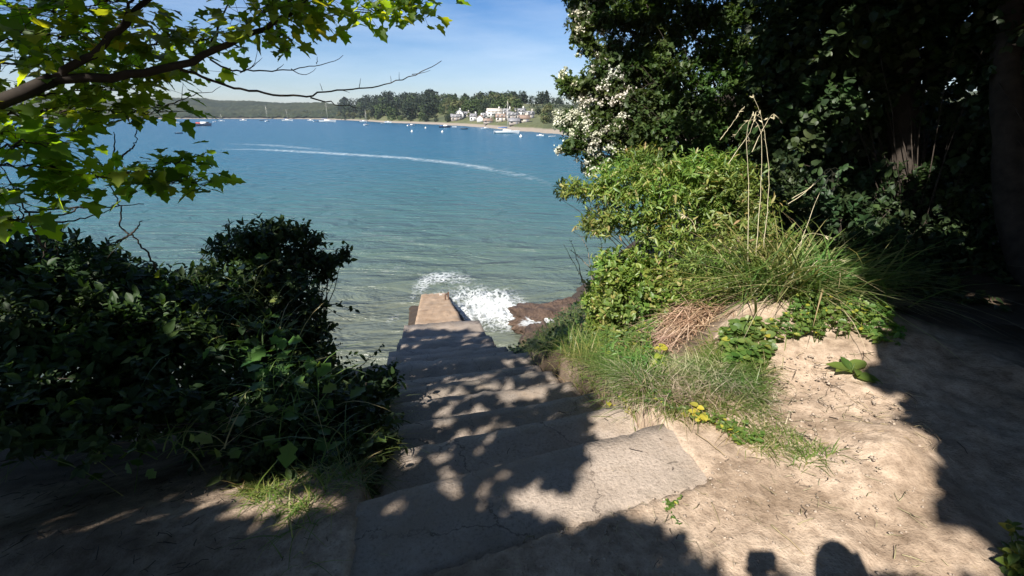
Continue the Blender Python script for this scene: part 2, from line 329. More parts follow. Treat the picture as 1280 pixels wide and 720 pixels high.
for k in range(0, 14):
    a = Acc(); u0, u1 = ((-.52, 0.) if k == 0 else (.5 * (k - 1) - .06, .5 * k + .03 * R.normal() * (k > 1)))
    if k == 13: u1 = 6.95
    z = 4.388 - .178 * k + (.012 * R.normal() if k > 1 else 0); w0, w1 = wid(u0), wid(u1); j = .05 * R.normal(size=2) * (k > 1)
    slab(a, u0, u1, w0 + j[0], w0 + j[1], w1 + j[0], w1 + j[1], z - .004, z, .36, 7 if k < 4 else 5, 40 if k < 3 else 24, .006 if k < 6 else .014)
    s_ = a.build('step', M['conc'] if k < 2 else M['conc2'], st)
    if k == 0: tag(s_, 'wide top step, mostly sunlit')
a = Acc(); slab(a, 6.8, 7.6, .70, .68, .64, .60, 1.86, 1.80, .7, 6, 20, .02)
tag(a.build('landing', M['drab'], st), 'dark landing at the foot of the stairs')
a = Acc(); slab(a, 7.5, 16.6, .57, .53, .42, .38, 1.74, -.62, 1.5, 40, 16, .03)
c1, _ = cl(7.5)
sl = thing('slipway', 'narrow rust-brown concrete slipway running down into the surf', 'slipway', (c1[0], c1[1], 1.7))
a.build('ramp', M['slip'], sl)
a = Acc(); cc, h = cl(12.2); e = np.array([math.cos(h), math.sin(h)]); a_ = cc + e * .36
for dx in (-.05, .06):
    a.tube([[a_[0] + dx, a_[1], .3], [a_[0] + dx, a_[1], .72 + dx]], .022, 6)
a.tube([[a_[0] - .05, a_[1], .67], [a_[0] + .06, a_[1] + .02, .75]], .02, 6)
a.build('mooring_iron', plain('rusty_iron', (.10, .055, .035), .85, .5, 40), sl)

# ------------------------------------------------------------------ sea and foam
m, t, b, o = mat('sea_water'); p = pos(t)
vm = N(t, 'ShaderNodeVectorMath', operation='DISTANCE'); vm.inputs[1].default_value = (-2, 6, 0); t.links.new(p, vm.inputs[0])
lg = N(t, 'ShaderNodeMath', operation='LOGARITHM'); lg.inputs[1].default_value = 10; t.links.new(vm.outputs['Value'], lg.inputs[0])
nb = noise(t, .05, 4, .6, p); ad = N(t, 'ShaderNodeMath', operation='MULTIPLY_ADD'); ad.inputs[1].default_value = .35; t.links.new(nb.outputs[0], ad.inputs[0]); t.links.new(lg.outputs[0], ad.inputs[2])
dv = N(t, 'ShaderNodeMath', operation='DIVIDE'); dv.inputs[1].default_value = 3.; t.links.new(ad.outputs[0], dv.inputs[0])
rw = ramp(t, [(.37, (.112, .126, .096)), (.45, (.074, .116, .096)), (.56, (.036, .108, .118)), (.70, (.012, .092, .150)), (.95, (.006, .074, .140))])
t.links.new(dv.outputs[0], rw.inputs[0]); t.links.new(rw.outputs[0], b.inputs['Base Color'])
b.inputs['Roughness'].default_value = .24; b.inputs['IOR'].default_value = 1.333; b.inputs['Specular IOR Level'].default_value = .5
mp_ = N(t, 'ShaderNodeMapping'); mp_.inputs['Rotation'].default_value = (0, 0, math.radians(18)); mp_.inputs['Scale'].default_value = (.45, 1.1, 1); t.links.new(p, mp_.inputs[0])
w1 = noise(t, .75, 4, .55, mp_.outputs[0], .6); w2 = noise(t, 2.6, 5, .6, mp_.outputs[0], .4); w3 = noise(t, .10, 3, .5, mp_.outputs[0], .8)
c1 = bump(t, b, w3.outputs[0], .6, 1.6); c2 = bump(t, b, w1.outputs[0], 1., .95, c1); bump(t, b, w2.outputs[0], .8, .13, c2)
M['sea'] = m
a = Acc(); a.add([[-4000, -200, 0], [4000, -200, 0], [4000, 4200, 0], [-4000, 4200, 0]], np.array([[0, 1, 2, 3]]))
tag(a.build('water', m), kind='structure')
def foam_mat(name, scale, lo, hi, alpha=1., col=(.86, .88, .88), att=True):
    m, t, b, o = mat(name); p = pos(t)
    nd = noise(t, scale * .8, 6, .65, p); va = N(t, 'ShaderNodeVectorMath', operation='MULTIPLY_ADD'); va.inputs[1].default_value = (2.6 / scale,) * 3
    t.links.new(nd.outputs[1], va.inputs[0]); t.links.new(p, va.inputs[2])
    vo = N(t, 'ShaderNodeTexVoronoi', feature='DISTANCE_TO_EDGE'); vo.inputs['Scale'].default_value = scale; t.links.new(va.outputs[0], vo.inputs['Vector'])
    r = ramp(t, [(.0, (1, 1, 1)), (.22, (0, 0, 0))]); t.links.new(vo.outputs['Distance'], r.inputs[0])
    nn = noise(t, scale * .55, 8, .72, p); at = N(t, 'ShaderNodeAttribute', attribute_name='cover')
    # cover says how thick the foam lies; where it thins out only the lace remains
    f1 = N(t, 'ShaderNodeMath', operation='MULTIPLY_ADD'); f1.inputs[1].default_value = .55; t.links.new(r.outputs[0], f1.inputs[0]); t.links.new(nn.outputs[0], f1.inputs[2])
    f2 = N(t, 'ShaderNodeMath', operation='ADD'); t.links.new(f1.outputs[0], f2.inputs[0]); t.links.new(at.outputs['Fac'], f2.inputs[1])
    mr = N(t, 'ShaderNodeMapRange'); mr.inputs[1].default_value = lo; mr.inputs[2].default_value = hi; mr.inputs[4].default_value = alpha; t.links.new(f2.outputs[0], mr.inputs[0])
    t.links.new(mr.outputs[0], b.inputs['Alpha']); b.inputs['Base Color'].default_value = (*col, 1); b.inputs['Roughness'].default_value = .7
    bump(t, b, nn.outputs[0], .6, .05); return m
M['foam'] = foam_mat('surf_foam', 4.6, .95, 2.0, .95, (.80, .83, .83))
M['spume'] = foam_mat('drifting_foam', 5.5, 1.25, 1.75, .6)
M['wakefoam'] = foam_mat('wake_foam', .55, .98, 1.65, .36, (.62, .72, .76))
def sheet(name, pts, wid_, cover, z, mt, n=60, k=14, hump=0., nz_=0.):
    P = smooth_path(np.array([[a_, b_, z] for a_, b_ in pts]), n); T = unit(np.gradient(P, axis=0)); X = np.stack([T[:, 1], -T[:, 0], 0 * T[:, 0]], 1)
    tt = np.linspace(0, 1, len(wid_)); w = np.interp(np.linspace(0, 1, n), tt, wid_); cv = np.interp(np.linspace(0, 1, n), np.linspace(0, 1, len(cover)), cover)
    v = np.linspace(-1, 1, k); V = P[:, None] + (w[:, None] * v)[..., None] * X[:, None]
    prof = np.clip(1 - v[None] ** 2, 0, 1) * np.sin(np.pi * np.clip(np.linspace(.03, .97, n), 0, 1))[:, None] ** .5
    if nz_: V[..., 2] += prof * (hump + nz_ * np.array([[mnoise.fractal(Vector((q_[0] * 2.2, q_[1] * 2.2, 1.)), 1., 2., 4) for q_ in row] for row in V]))
    V[..., 2] = np.maximum(V[..., 2], z)
    a = Acc(); i = np.arange(n - 1)[:, None] * k + np.arange(k - 1)[None]
    a.add(V.reshape(-1, 3), np.stack([i, i + k, i + k + 1, i + 1], -1).reshape(-1, 4)); ob = a.build(name, mt, smooth=True)
    at = ob.data.attributes.new('cover', 'FLOAT', 'POINT'); at.data.foreach_set('value', (cv[:, None] + (prof - 1) * .9).ravel().astype(np.float32))
    return tag(ob, kind='stuff')
def sea_xy(px, py):
    o_ = np.array([0, 0, CZ]); d = pt(px, py, 1.) - o_; return tuple((o_ + d * (CZ / -d[2]))[:2])
f = sheet('surf_foam', [sea_xy(*v) for v in ((672, 398), (640, 396), (612, 388), (585, 372), (566, 352))], [.9, 1.5, 2.1, 2.2, 1.4], [.95, 1.0, .68, .36, .15], .012, M['foam'], 70, 44, .12, .30)
tag(f, 'white surf churning between the slipway and the brown rock', 'foam')
f = sheet('slipway_wash', [sea_xy(*v) for v in ((600, 362), (574, 350), (550, 346), (530, 356), (518, 372), (510, 392))], [.6, .9, 1.0, .6, .4, .3], [.25, .55, .62, .42, .34, .2], .018, M['foam'], 40, 20, .03, .08)
tag(f, 'thin white wash over the sunken end of the slipway', 'foam')
f = sheet('rock_pool_foam', [sea_xy(*v) for v in ((650, 432), (672, 422), (695, 410))], [.25, .5, .3], [.7, 1.0, .6], .55, M['foam'], 24, 12, .05, .1)
tag(f, 'small patch of white foam in front of the brown rock', 'foam')
f = sheet('drifting_foam', [sea_xy(*v) for v in ((395, 285), (450, 292), (500, 298), (545, 312), (610, 318))], [.5, 1.0, 1.0, 1.1, .6], [.3, .42, .36, .3, .1], .010, M['spume'], 60, 16)
tag(f, 'broken flecks of foam drifting off the slipway', 'foam')
f = sheet('drifting_foam', [sea_xy(*v) for v in ((462, 352), (482, 340), (505, 332), (530, 330))], [.6, .9, .9, .5], [.2, .38, .34, .2], .010, M['spume'], 40, 14)
tag(f, 'scattered foam flecks left of the slipway end', 'foam')
f = sheet('drifting_foam', [sea_xy(*v) for v in ((478, 410), (492, 398), (505, 388))], [.3, .5, .3], [.35, .5, .3], .010, M['spume'], 24, 12)
tag(f, 'white foam specks against the left side of the slipway', 'foam')
f = sheet('boat_wake', [sea_xy(*v) for v in ((230, 186), (330, 187), (420, 192), (500, 197), (560, 203), (610, 211), (650, 219), (705, 236))], [1.6, 2.2, 2.4, 2.2, 2.0, 1.9, 1.6, 1.0], [.55, .8, .85, .85, .8, .78, .72, .6], .008, M['wakefoam'], 160, 12)
tag(f, 'long pale wake streak curving across the bay', 'wake')
f = sheet('boat_wake', [sea_xy(*v) for v in ((250, 179), (330, 181), (390, 186), (440, 193))], [2.5, 3.0, 2.5, 1.2], [.35, .6, .5, .3], .009, M['wakefoam'], 90, 12)
tag(f, 'fainter wake streak beyond the long one', 'wake')

# ------------------------------------------------------------------ rocks at the foot of the bank
m, t, b, o = mat('seaweed_rock'); p = pos(t); n1 = noise(t, 2.5, 6, .65, p); n2 = noise(t, 18, 5, .7, p)
r = ramp(t, [(.3, (.045, .03, .025)), (.5, (.12, .078, .055)), (.72, (.22, .15, .105))]); t.links.new(n1.outputs[0], r.inputs[0])
r2 = ramp(t, [(.35, (.45, .42, .4)), (.65, (1.15, 1.1, 1.05))]); t.links.new(n2.outputs[0], r2.inputs[0])
t.links.new(mixc(t, .8, r.outputs[0], r2.outputs[0], 'MULTIPLY'), b.inputs['Base Color']); b.inputs['Roughness'].default_value = .6
c1 = bump(t, b, n1.outputs[0], 1, .15); bump(t, b, n2.outputs[0], 1, .07, c1); M['rock'] = m
def rock(name, label, c_, rad, seed, mt=None, sub=110, amp=.35):
    a = Acc(); nu, nv = sub, sub // 2; V = []
    for i_ in range(nv + 1):
        ph = math.pi * i_ / nv
        for j_ in range(nu):
            d = Vector((math.sin(ph) * math.cos(2 * math.pi * j_ / nu), math.sin(ph) * math.sin(2 * math.pi * j_ / nu), math.cos(ph)))
            rr = 1 + amp * mnoise.fractal(d * 1.3 + Vector((seed, 0, 0)), .9, 2., 7) + .10 * mnoise.ridged_multi_fractal(d * 2.6 + Vector((0, 0, seed)), 1., 2.2, 5, 1., 2.) - .08 + .5 * amp * abs(mnoise.noise(d * 3.1 + Vector((0, seed, 0))))
            V.append([c_[0] + d.x * rr * rad[0], c_[1] + d.y * rr * rad[1], c_[2] + d.z * rr * rad[2]])
    i = np.arange(nv)[:, None] * nu; j = np.arange(nu)[None]; j2 = (j + 1) % nu
    a.add(V, np.stack([i + j, i + nu + j, i + nu + j2, i + j2], -1).reshape(-1, 4))
    o_ = a.build(name, mt or M['rock'], loc=c_); return tag(o_, label, 'rock')
rock('shore_rock', 'broad brown weed-covered rock standing in the surf below the green bank', (1.35, 12.9, .25), (1.3, .75, .52), 3.)
rock('shore_rock', 'small dark rock beside the lower stairs at the grass edge', (.95, 10.6, .6), (.6, .8, .45), 7.)
rock('shore_rock', 'dark rock half hidden behind the green shrub at the water line', (2.9, 12.6, .2), (1.1, .9, .6), 11.)
# ------------------------------------------------------------------ far shore: terrain, wood, fields
TPX = [-900, 60, 220, 300, 380, 430, 480, 560, 640, 700, 760, 900, 1200, 1700]
TD = [1500, 1350, 1140, 1100, 980, 730, 470, 335, 214, 172, 146, 128, 112, 110]
TR = [1900, 1750, 1600, 1580, 1500, 1050, 720, 560, 470, 420, 380, 340, 330, 330]
TH = [44, 42, 41, 40, 32, 21, 20, 18, 15, 12.5, 11.5, 12, 14, 16]
TPX, TD, TR, TH = map(np.array, (TPX, TD, TR, TH))
def far_xy(px, r):
    k = (np.asarray(px) - 640.) / (FPX * (cp + sp * .368)); yy = np.asarray(r) / np.sqrt(1 + k * k); return k * yy, yy
def far_h(px, r):
    D = np.interp(px, TPX, TD); Rg = np.interp(px, TPX, TR); H = np.interp(px, TPX, TH)
    D = D + 3 * np.sin(px * .21) + 2 * np.sin(px * .53 + 1)
    H = H * (1 + .06 * np.sin(px * .031 + 1) + .03 * np.sin(px * .083))
    f = (r - D) / (Rg - D); s = np.clip(f, 0, 1)
    h = H * (.72 * s ** .85 + .28 * s * s * (3 - 2 * s)); h = np.where(f < 0, f * 40, h + np.clip(f * 60, 0, 1.0)); h = np.where(f > 1, H - (f - 1) * H * .12, h)
    h = h + np.interp(px, [630, 690], [0, 1.5]) * np.clip(f * 80, 0, 1); return h
pxs = np.concatenate([np.arange(-900, 40, 30), np.arange(40, 800, 5), np.arange(800, 1700, 30)]).astype(float)
fr = np.concatenate([[-.06, -.02], np.linspace(0, .12, 6), np.linspace(.16, 1.2, 26), [1.6, 2.5, 4]])
FP, FF = np.meshgrid(pxs, fr); D_ = np.interp(FP, TPX, TD); R_ = np.interp(FP, TPX, TR); RR = D_ + FF * (R_ - D_)
fx, fy = far_xy(FP, RR); fz = far_h(FP, RR)
a = Acc(); ny, nx = FP.shape; i = np.arange(ny - 1)[:, None] * nx + np.arange(nx - 1)[None]
a.add(np.stack([fx, fy, fz], -1), np.stack([i, i + 1, i + nx + 1, i + nx], -1).reshape(-1, 4))
m, t, b, o = mat('far_land'); p = pos(t); n1 = noise(t, .012, 5, .6, p); n2 = noise(t, .25, 4, .6, p); sx = N(t, 'ShaderNodeSeparateXYZ'); t.links.new(p, sx.inputs[0])
r = ramp(t, [(.38, (.045, .055, .022)), (.5, (.085, .095, .035)), (.6, (.125, .125, .05)), (.72, (.16, .145, .075))]); t.links.new(n1.outputs[0], r.inputs[0])
r2 = ramp(t, [(.3, (.7, .7, .7)), (.7, (1.15, 1.15, 1.1))]); t.links.new(n2.outputs[0], r2.inputs[0]); col = mixc(t, 1., r.outputs[0], r2.outputs[0], 'MULTIPLY')
mr = N(t, 'ShaderNodeMapRange'); mr.inputs[1].default_value = 1.7; mr.inputs[2].default_value = 1.1; t.links.new(sx.outputs[2], mr.inputs[0])
col = mixc(t, mr.outputs[0], col, (.235, .195, .155)); t.links.new(col, b.inputs['Base Color']); b.inputs['Roughness'].default_value = .95
tag(a.build('far_hills', m, smooth=True), kind='structure')
# the wood covering the far ridge: a closed canopy too far off to count
px2 = np.arange(-880, 452, 2.2); f2 = np.linspace(.01, 1.35, 46); FP, FF = np.meshgrid(px2, f2); D_ = np.interp(FP, TPX, TD); R_ = np.interp(FP, TPX, TR); RR = D_ + FF * (R_ - D_) + R.normal(size=FP.shape) * 3
fx, fy = far_xy(FP, RR); fade = np.clip((450 - FP) / 40, 0, 1)
fz = far_h(FP, RR) + fade * (np.clip(FF * 25, 0, 1) * 5 * (.75 + .5 * fbm(fx, fy, .03, 4)) + R.random(FP.shape) * 3.0) - (1 - fade) * 2
a = Acc(); ny, nx = FP.shape; i = np.arange(ny - 1)[:, None] * nx + np.arange(nx - 1)[None]
a.add(np.stack([fx, fy, fz], -1), np.stack([i, i + 1, i + nx + 1, i + nx], -1).reshape(-1, 4))
m, t, b, o = mat('far_wood_canopy'); p = pos(t); n1 = noise(t, .006, 4, .6, p); n2 = noise(t, .09, 4, .65, p)
r = ramp(t, [(.35, (.020, .029, .016)), (.5, (.033, .041, .021)), (.68, (.050, .054, .027))]); t.links.new(n1.outputs[0], r.inputs[0])
r2 = ramp(t, [(.3, (.55, .55, .55)), (.7, (1.3, 1.3, 1.2))]); t.links.new(n2.outputs[0], r2.inputs[0]); t.links.new(mixc(t, 1., r.outputs[0], r2.outputs[0], 'MULTIPLY'), b.inputs['Base Color'])
b.inputs['Roughness'].default_value = 1; b.inputs['Specular IOR Level'].default_value = .1
tag(a.build('far_wood', m), 'grey-green wood covering the long low ridge across the bay', 'wood', kind='stuff')

M['fardark'] = leaf_mat('far_dark_crown', [(0, (.014, .024, .013)), (1, (.030, .042, .020))], (1.5, 1.5, 1), .12, .7, .2)
M['farmid'] = leaf_mat('far_green_crown', [(0, (.038, .060, .020)), (1, (.075, .105, .032))], (1.5, 1.5, 1), .15, .7, .2)
M['farlight'] = leaf_mat('far_light_crown', [(0, (.075, .085, .035)), (1, (.14, .14, .055))], (1.5, 1.5, 1), .15, .7, .2)
def far_crown(kind, mt, n=300):
    a = Acc(); k = Acc()
    if kind == 'round': lobes = [((R.uniform(-.32, .32), R.uniform(-.32, .32), R.uniform(.18, .8)), R.uniform(.2, .32)) for _ in range(12)]
    elif kind == 'pine': lobes = [((R.uniform(-.22, .22), R.uniform(-.22, .22), R.uniform(.62, .92)), R.uniform(.12, .22)) for _ in range(7)]
    else: lobes = [((R.uniform(-.04, .04), R.uniform(-.04, .04), z_), .30 * (1.02 - z_) + .03) for z_ in np.linspace(.2, .95, 9)]
    for (c_, r_) in lobes:
        q_ = n // len(lobes); d = rot((q_, 3)); P = np.array(c_) + d * r_ * R.uniform(.55, 1.05, (q_, 1)); leaves(a, P, d + R.normal(size=(q_, 3)) * .7, d + [0, 0, .6], R.uniform(.07, .14, q_), ROUND)
    k.tube([[0, 0, -.03], [.01, 0, .35], [.0, .02, .7]], [.035, .025, .01], 5)
    o1 = a.build('crown', mt); o2 = k.build('trunk', M['bark']); COL.objects.unlink(o1); COL.objects.unlink(o2); return o1, o2
kinds = [('round', 'fardark'), ('round', 'fardark'), ('pine', 'fardark'), ('round', 'farmid'), ('round', 'farmid'), ('round', 'farlight'), ('spire', 'fardark')]
PROTO = [far_crown(k_, M[m_]) for k_, m_ in kinds]
TXT = {'fardark': 'dark', 'farmid': 'green', 'farlight': 'pale olive'}; SHP = {'round': 'round-crowned tree', 'pine': 'flat-topped pine', 'spire': 'pointed conifer'}
NMS = {'round': 'broadleaf_tree', 'pine': 'pine_tree', 'spire': 'conifer_tree'}
def far_tree(px, r, ht, ki, where, group):
    x, y = far_xy(px, r); z = float(far_h(np.array(float(px)), np.array(float(r))))
    k_, m_ = kinds[ki]; w_ = R.uniform(.85, 1.25)
    t_ = thing(NMS[k_], f'{TXT[m_]} {SHP[k_]} {where}', 'tree', (float(x), float(y), z - .2), group)
    for s_ in PROTO[ki]:
        c_ = s_.copy(); COL.objects.link(c_); c_.parent = t_
    t_.scale = (ht * w_, ht * w_, ht); t_.rotation_euler.z = R.uniform(0, 6.28)
def band(n, p0, p1, f0, f1, h0, h1, kis, where, group):
    for px in np.sort(R.uniform(p0, p1, n)):
        f_ = R.uniform(f0, f1); D = np.interp(px, TPX, TD); Rg = np.interp(px, TPX, TR); far_tree(px, D + f_ * (Rg - D), R.uniform(h0, h1), int(R.choice(kis)), where, group)
band(70, 425, 548, .06, .9, 11, 15, [0, 1, 1, 0, 3], 'in the dark wood behind the left end of the beach', 'trees of the dark wood')
band(12, 430, 550, .85, 1.05, 14, 17, [0, 1, 2], 'on the skyline of the dark wood', 'skyline trees of the dark wood')
band(16, 380, 470, .03, .25, 7, 10, [3, 5, 1], 'at the water edge below the dark wood', 'trees at the edge of the dark wood')
band(26, 440, 568, .015, .10, 3.5, 6.5, [0, 1, 3], 'among the bushes along the back of the beach', 'trees along the back of the beach')
band(76, 545, 648, .26, .95, 7, 11, [3, 4, 3, 4, 1, 5], 'on the green slope behind the beach houses', 'trees on the green slope')
band(22, 545, 690, .95, 1.06, 8, 11, [0, 2, 1, 6, 0], 'on the skyline above the beach houses', 'skyline trees above the houses')
band(14, 640, 745, .97, 1.08, 5, 8.5, [0, 1, 2], 'on the crest of the fields at the right', 'trees on the field crest')
band(30, 560, 690, .14, .5, 3.0, 5.5, [3, 4, 5, 1], 'in the gardens among the beach houses', 'garden trees among the houses')
band(36, 665, 790, .02, .3, 2.6, 4.2, [5, 3, 1, 4], 'on the scrubby bank right of the houses', 'scrub on the bank right of the houses')
def hedge(label, p0, p1, fr_, h):
    a = Acc()
    for px in np.linspace(p0, p1, 90):
        D = np.interp(px, TPX, TD); Rg = np.interp(px, TPX, TR); r_ = D + fr_ * (Rg - D); x, y = far_xy(px, r_); z = float(far_h(np.array(px), np.array(r_)))
        d = rot((14, 3)); leaves(a, np.array([x, y, z + h * .5]) + d * [1.4, 1.2, h * .55], d + R.normal(size=(14, 3)) * .6, d + [0, 0, .6], R.uniform(.5, 1.0, 14), ROUND)
    return tag(a.build('hedge', M['fardark']), label, 'hedge')
hedge('dark hedge line crossing the pale field right of the village', 662, 830, .62, 2.6)
hedge('low hedge along the lower edge of the field right of the village', 690, 830, .36, 1.6)

# ------------------------------------------------------------------ beach houses
M['white'] = plain('white_render', (.72, .70, .66), .8, .08, .6); M['cream'] = plain('cream_render', (.56, .50, .42), .8, .1, .6); M['stone'] = plain('pale_stone', (.36, .31, .27), .9, .2, 1.5)
M['slate'] = plain('grey_slate', (.20, .195, .20), .7, .2, 1.2); M['thatch'] = plain('brown_roof', (.24, .17, .13), .9, .2, 1.2); M['glass'] = plain('dark_pane', (.03, .035, .04), .1, .2, 1, .6)
def house(px, f_, w, d, h, rh, yaw, mt, roof, label, nwin=3, storeys=2, gable=False):
    D = np.interp(px, TPX, TD); Rg = np.interp(px, TPX, TR); r_ = D + f_ * (Rg - D); x, y = far_xy(px, r_); z = float(far_h(np.array(float(px)), np.array(float(r_)))) - .3
    w, d, h, rh = w * .8, d * .8, h * .8, rh * .8
    hs = thing('beach_house', label, 'house', (float(x), float(y), z), 'houses above the beach'); hs.rotation_euler.z = math.radians(yaw)
    Z = np.array
    def put(acc, name, mt_, par=hs): o_ = acc.build(name, mt_, None); o_.parent = par; return o_
    a = Acc(); a.box((0, 0, h / 2), (w, d, h)); 
    for s_ in (-1, 1): a.add([[s_ * w / 2, -d / 2, h], [s_ * w / 2, d / 2, h], [s_ * w / 2, 0, h + rh]], np.array([[0, 1, 2]]))
    put(a, 'wall', mt)
    a = Acc(); e = .3
    for s_ in (-1, 1):
        n_ = np.array([0, s_ * rh, d / 2]); n_ = n_ / np.linalg.norm(n_) * .16
        q_ = np.array([[-w / 2 - e, s_ * (d / 2 + e), h - e * rh / (d / 2)], [w / 2 + e, s_ * (d / 2 + e), h - e * rh / (d / 2)], [w / 2 + e, 0, h + rh], [-w / 2 - e, 0, h + rh]]) + [0, 0, .02]
        a.add(np.concatenate([q_, q_ + n_]), [np.array([[0, 1, 2, 3], [4, 5, 6, 7], [0, 1, 5, 4], [1, 2, 6, 5], [2, 3, 7, 6], [3, 0, 4, 7]])])
    rf = put(a, 'roof', roof); a = Acc(); a.box((w * .33, 0, h + rh + .35), (.7, .6, 1.3)); a.box((w * .33, 0, h + rh + 1.06), (.8, .7, .14)); put(a, 'chimney', mt, rf)
    for st_ in range(storeys):
        for k in range(nwin):
            xx = (k + .5) / nwin * w - w / 2; zz = .9 + st_ * h / storeys + .35
            if st_ == 0 and k == nwin // 2:
                a = Acc(); a.box((xx, -d / 2 - .02, 1.0), (.95, .1, 2.0)); put(a, 'door', M['slate']); continue
            a = Acc(); a.box((xx, -d / 2 - .015, zz + .4), (1.1, .08, 1.15)); wd = put(a, 'window', M['white']); a = Acc(); a.box((xx, -d / 2 - .07, zz + .4), (.9, .05, .95)); put(a, 'pane', M['glass'], wd)
    return hs
house(570, .10, 9, 6, 3.6, 2.2, 12, M['stone'], M['slate'], 'pale stone cottage at the left end of the beach houses', 3)
house(575, .16, 4.5, 7, 5.2, 2.6, 80, M['white'], M['slate'], 'tall narrow white gable house behind the stone cottage', 2)
house(592, .10, 5, 5, 3.6, 2.0, -8, M['white'], M['slate'], 'small bright white house left of the long cream house', 2)
house(601, .08, 5, 4.5, 3.2, 1.8, 75, M['white'], M['thatch'], 'small white gable-fronted house at the top of the beach', 2)
house(618, .24, 11, 6, 4.2, 2.0, 4, M['white'], M['cream'], 'long white house with a pale roof behind the yacht', 4)
house(628, .12, 8, 5, 3.2, 1.9, -6, M['cream'], M['thatch'], 'long cream house with brown roof near the beach', 3)
house(640, .17, 7, 5, 3.4, 1.8, 8, M['stone'], M['slate'], 'stone house with slate roof right of the yacht mast', 3)
house(650, .26, 7, 5, 3.4, 1.8, -12, M['white'], M['slate'], 'white house highest up among the gardens', 3)
house(655, .09, 6, 4, 2.6, 1.6, 6, M['cream'], M['thatch'], 'low cream boathouse at the right end of the beach', 2, 1)
house(583, .22, 6, 5, 3.2, 1.8, 20, M['cream'], M['slate'], 'cream cottage half hidden by trees up behind the small white house', 2)
house(643, .05, 6, 4, 2.4, 1.5, -4, M['stone'], M['slate'], 'low stone shed at the water side right of the yacht', 2, 1)
house(662, .20, 5, 4, 3.0, 1.6, 15, M['cream'], M['slate'], 'small cream house at the right end of the gardens', 2)
house(606, .17, 5, 4, 3.2, 1.8, 30, M['white'], M['slate'], 'white cottage just left of the long white house', 2)
house(634, .30, 6, 4, 3.2, 1.7, -5, M['white'], M['slate'], 'white house on the slope above the yacht mast', 2)
house(610, .05, 6, 3.5, 2.2, 1.3, 0, M['stone'], M['thatch'], 'low stone shed on the beach below the houses', 2, 1)

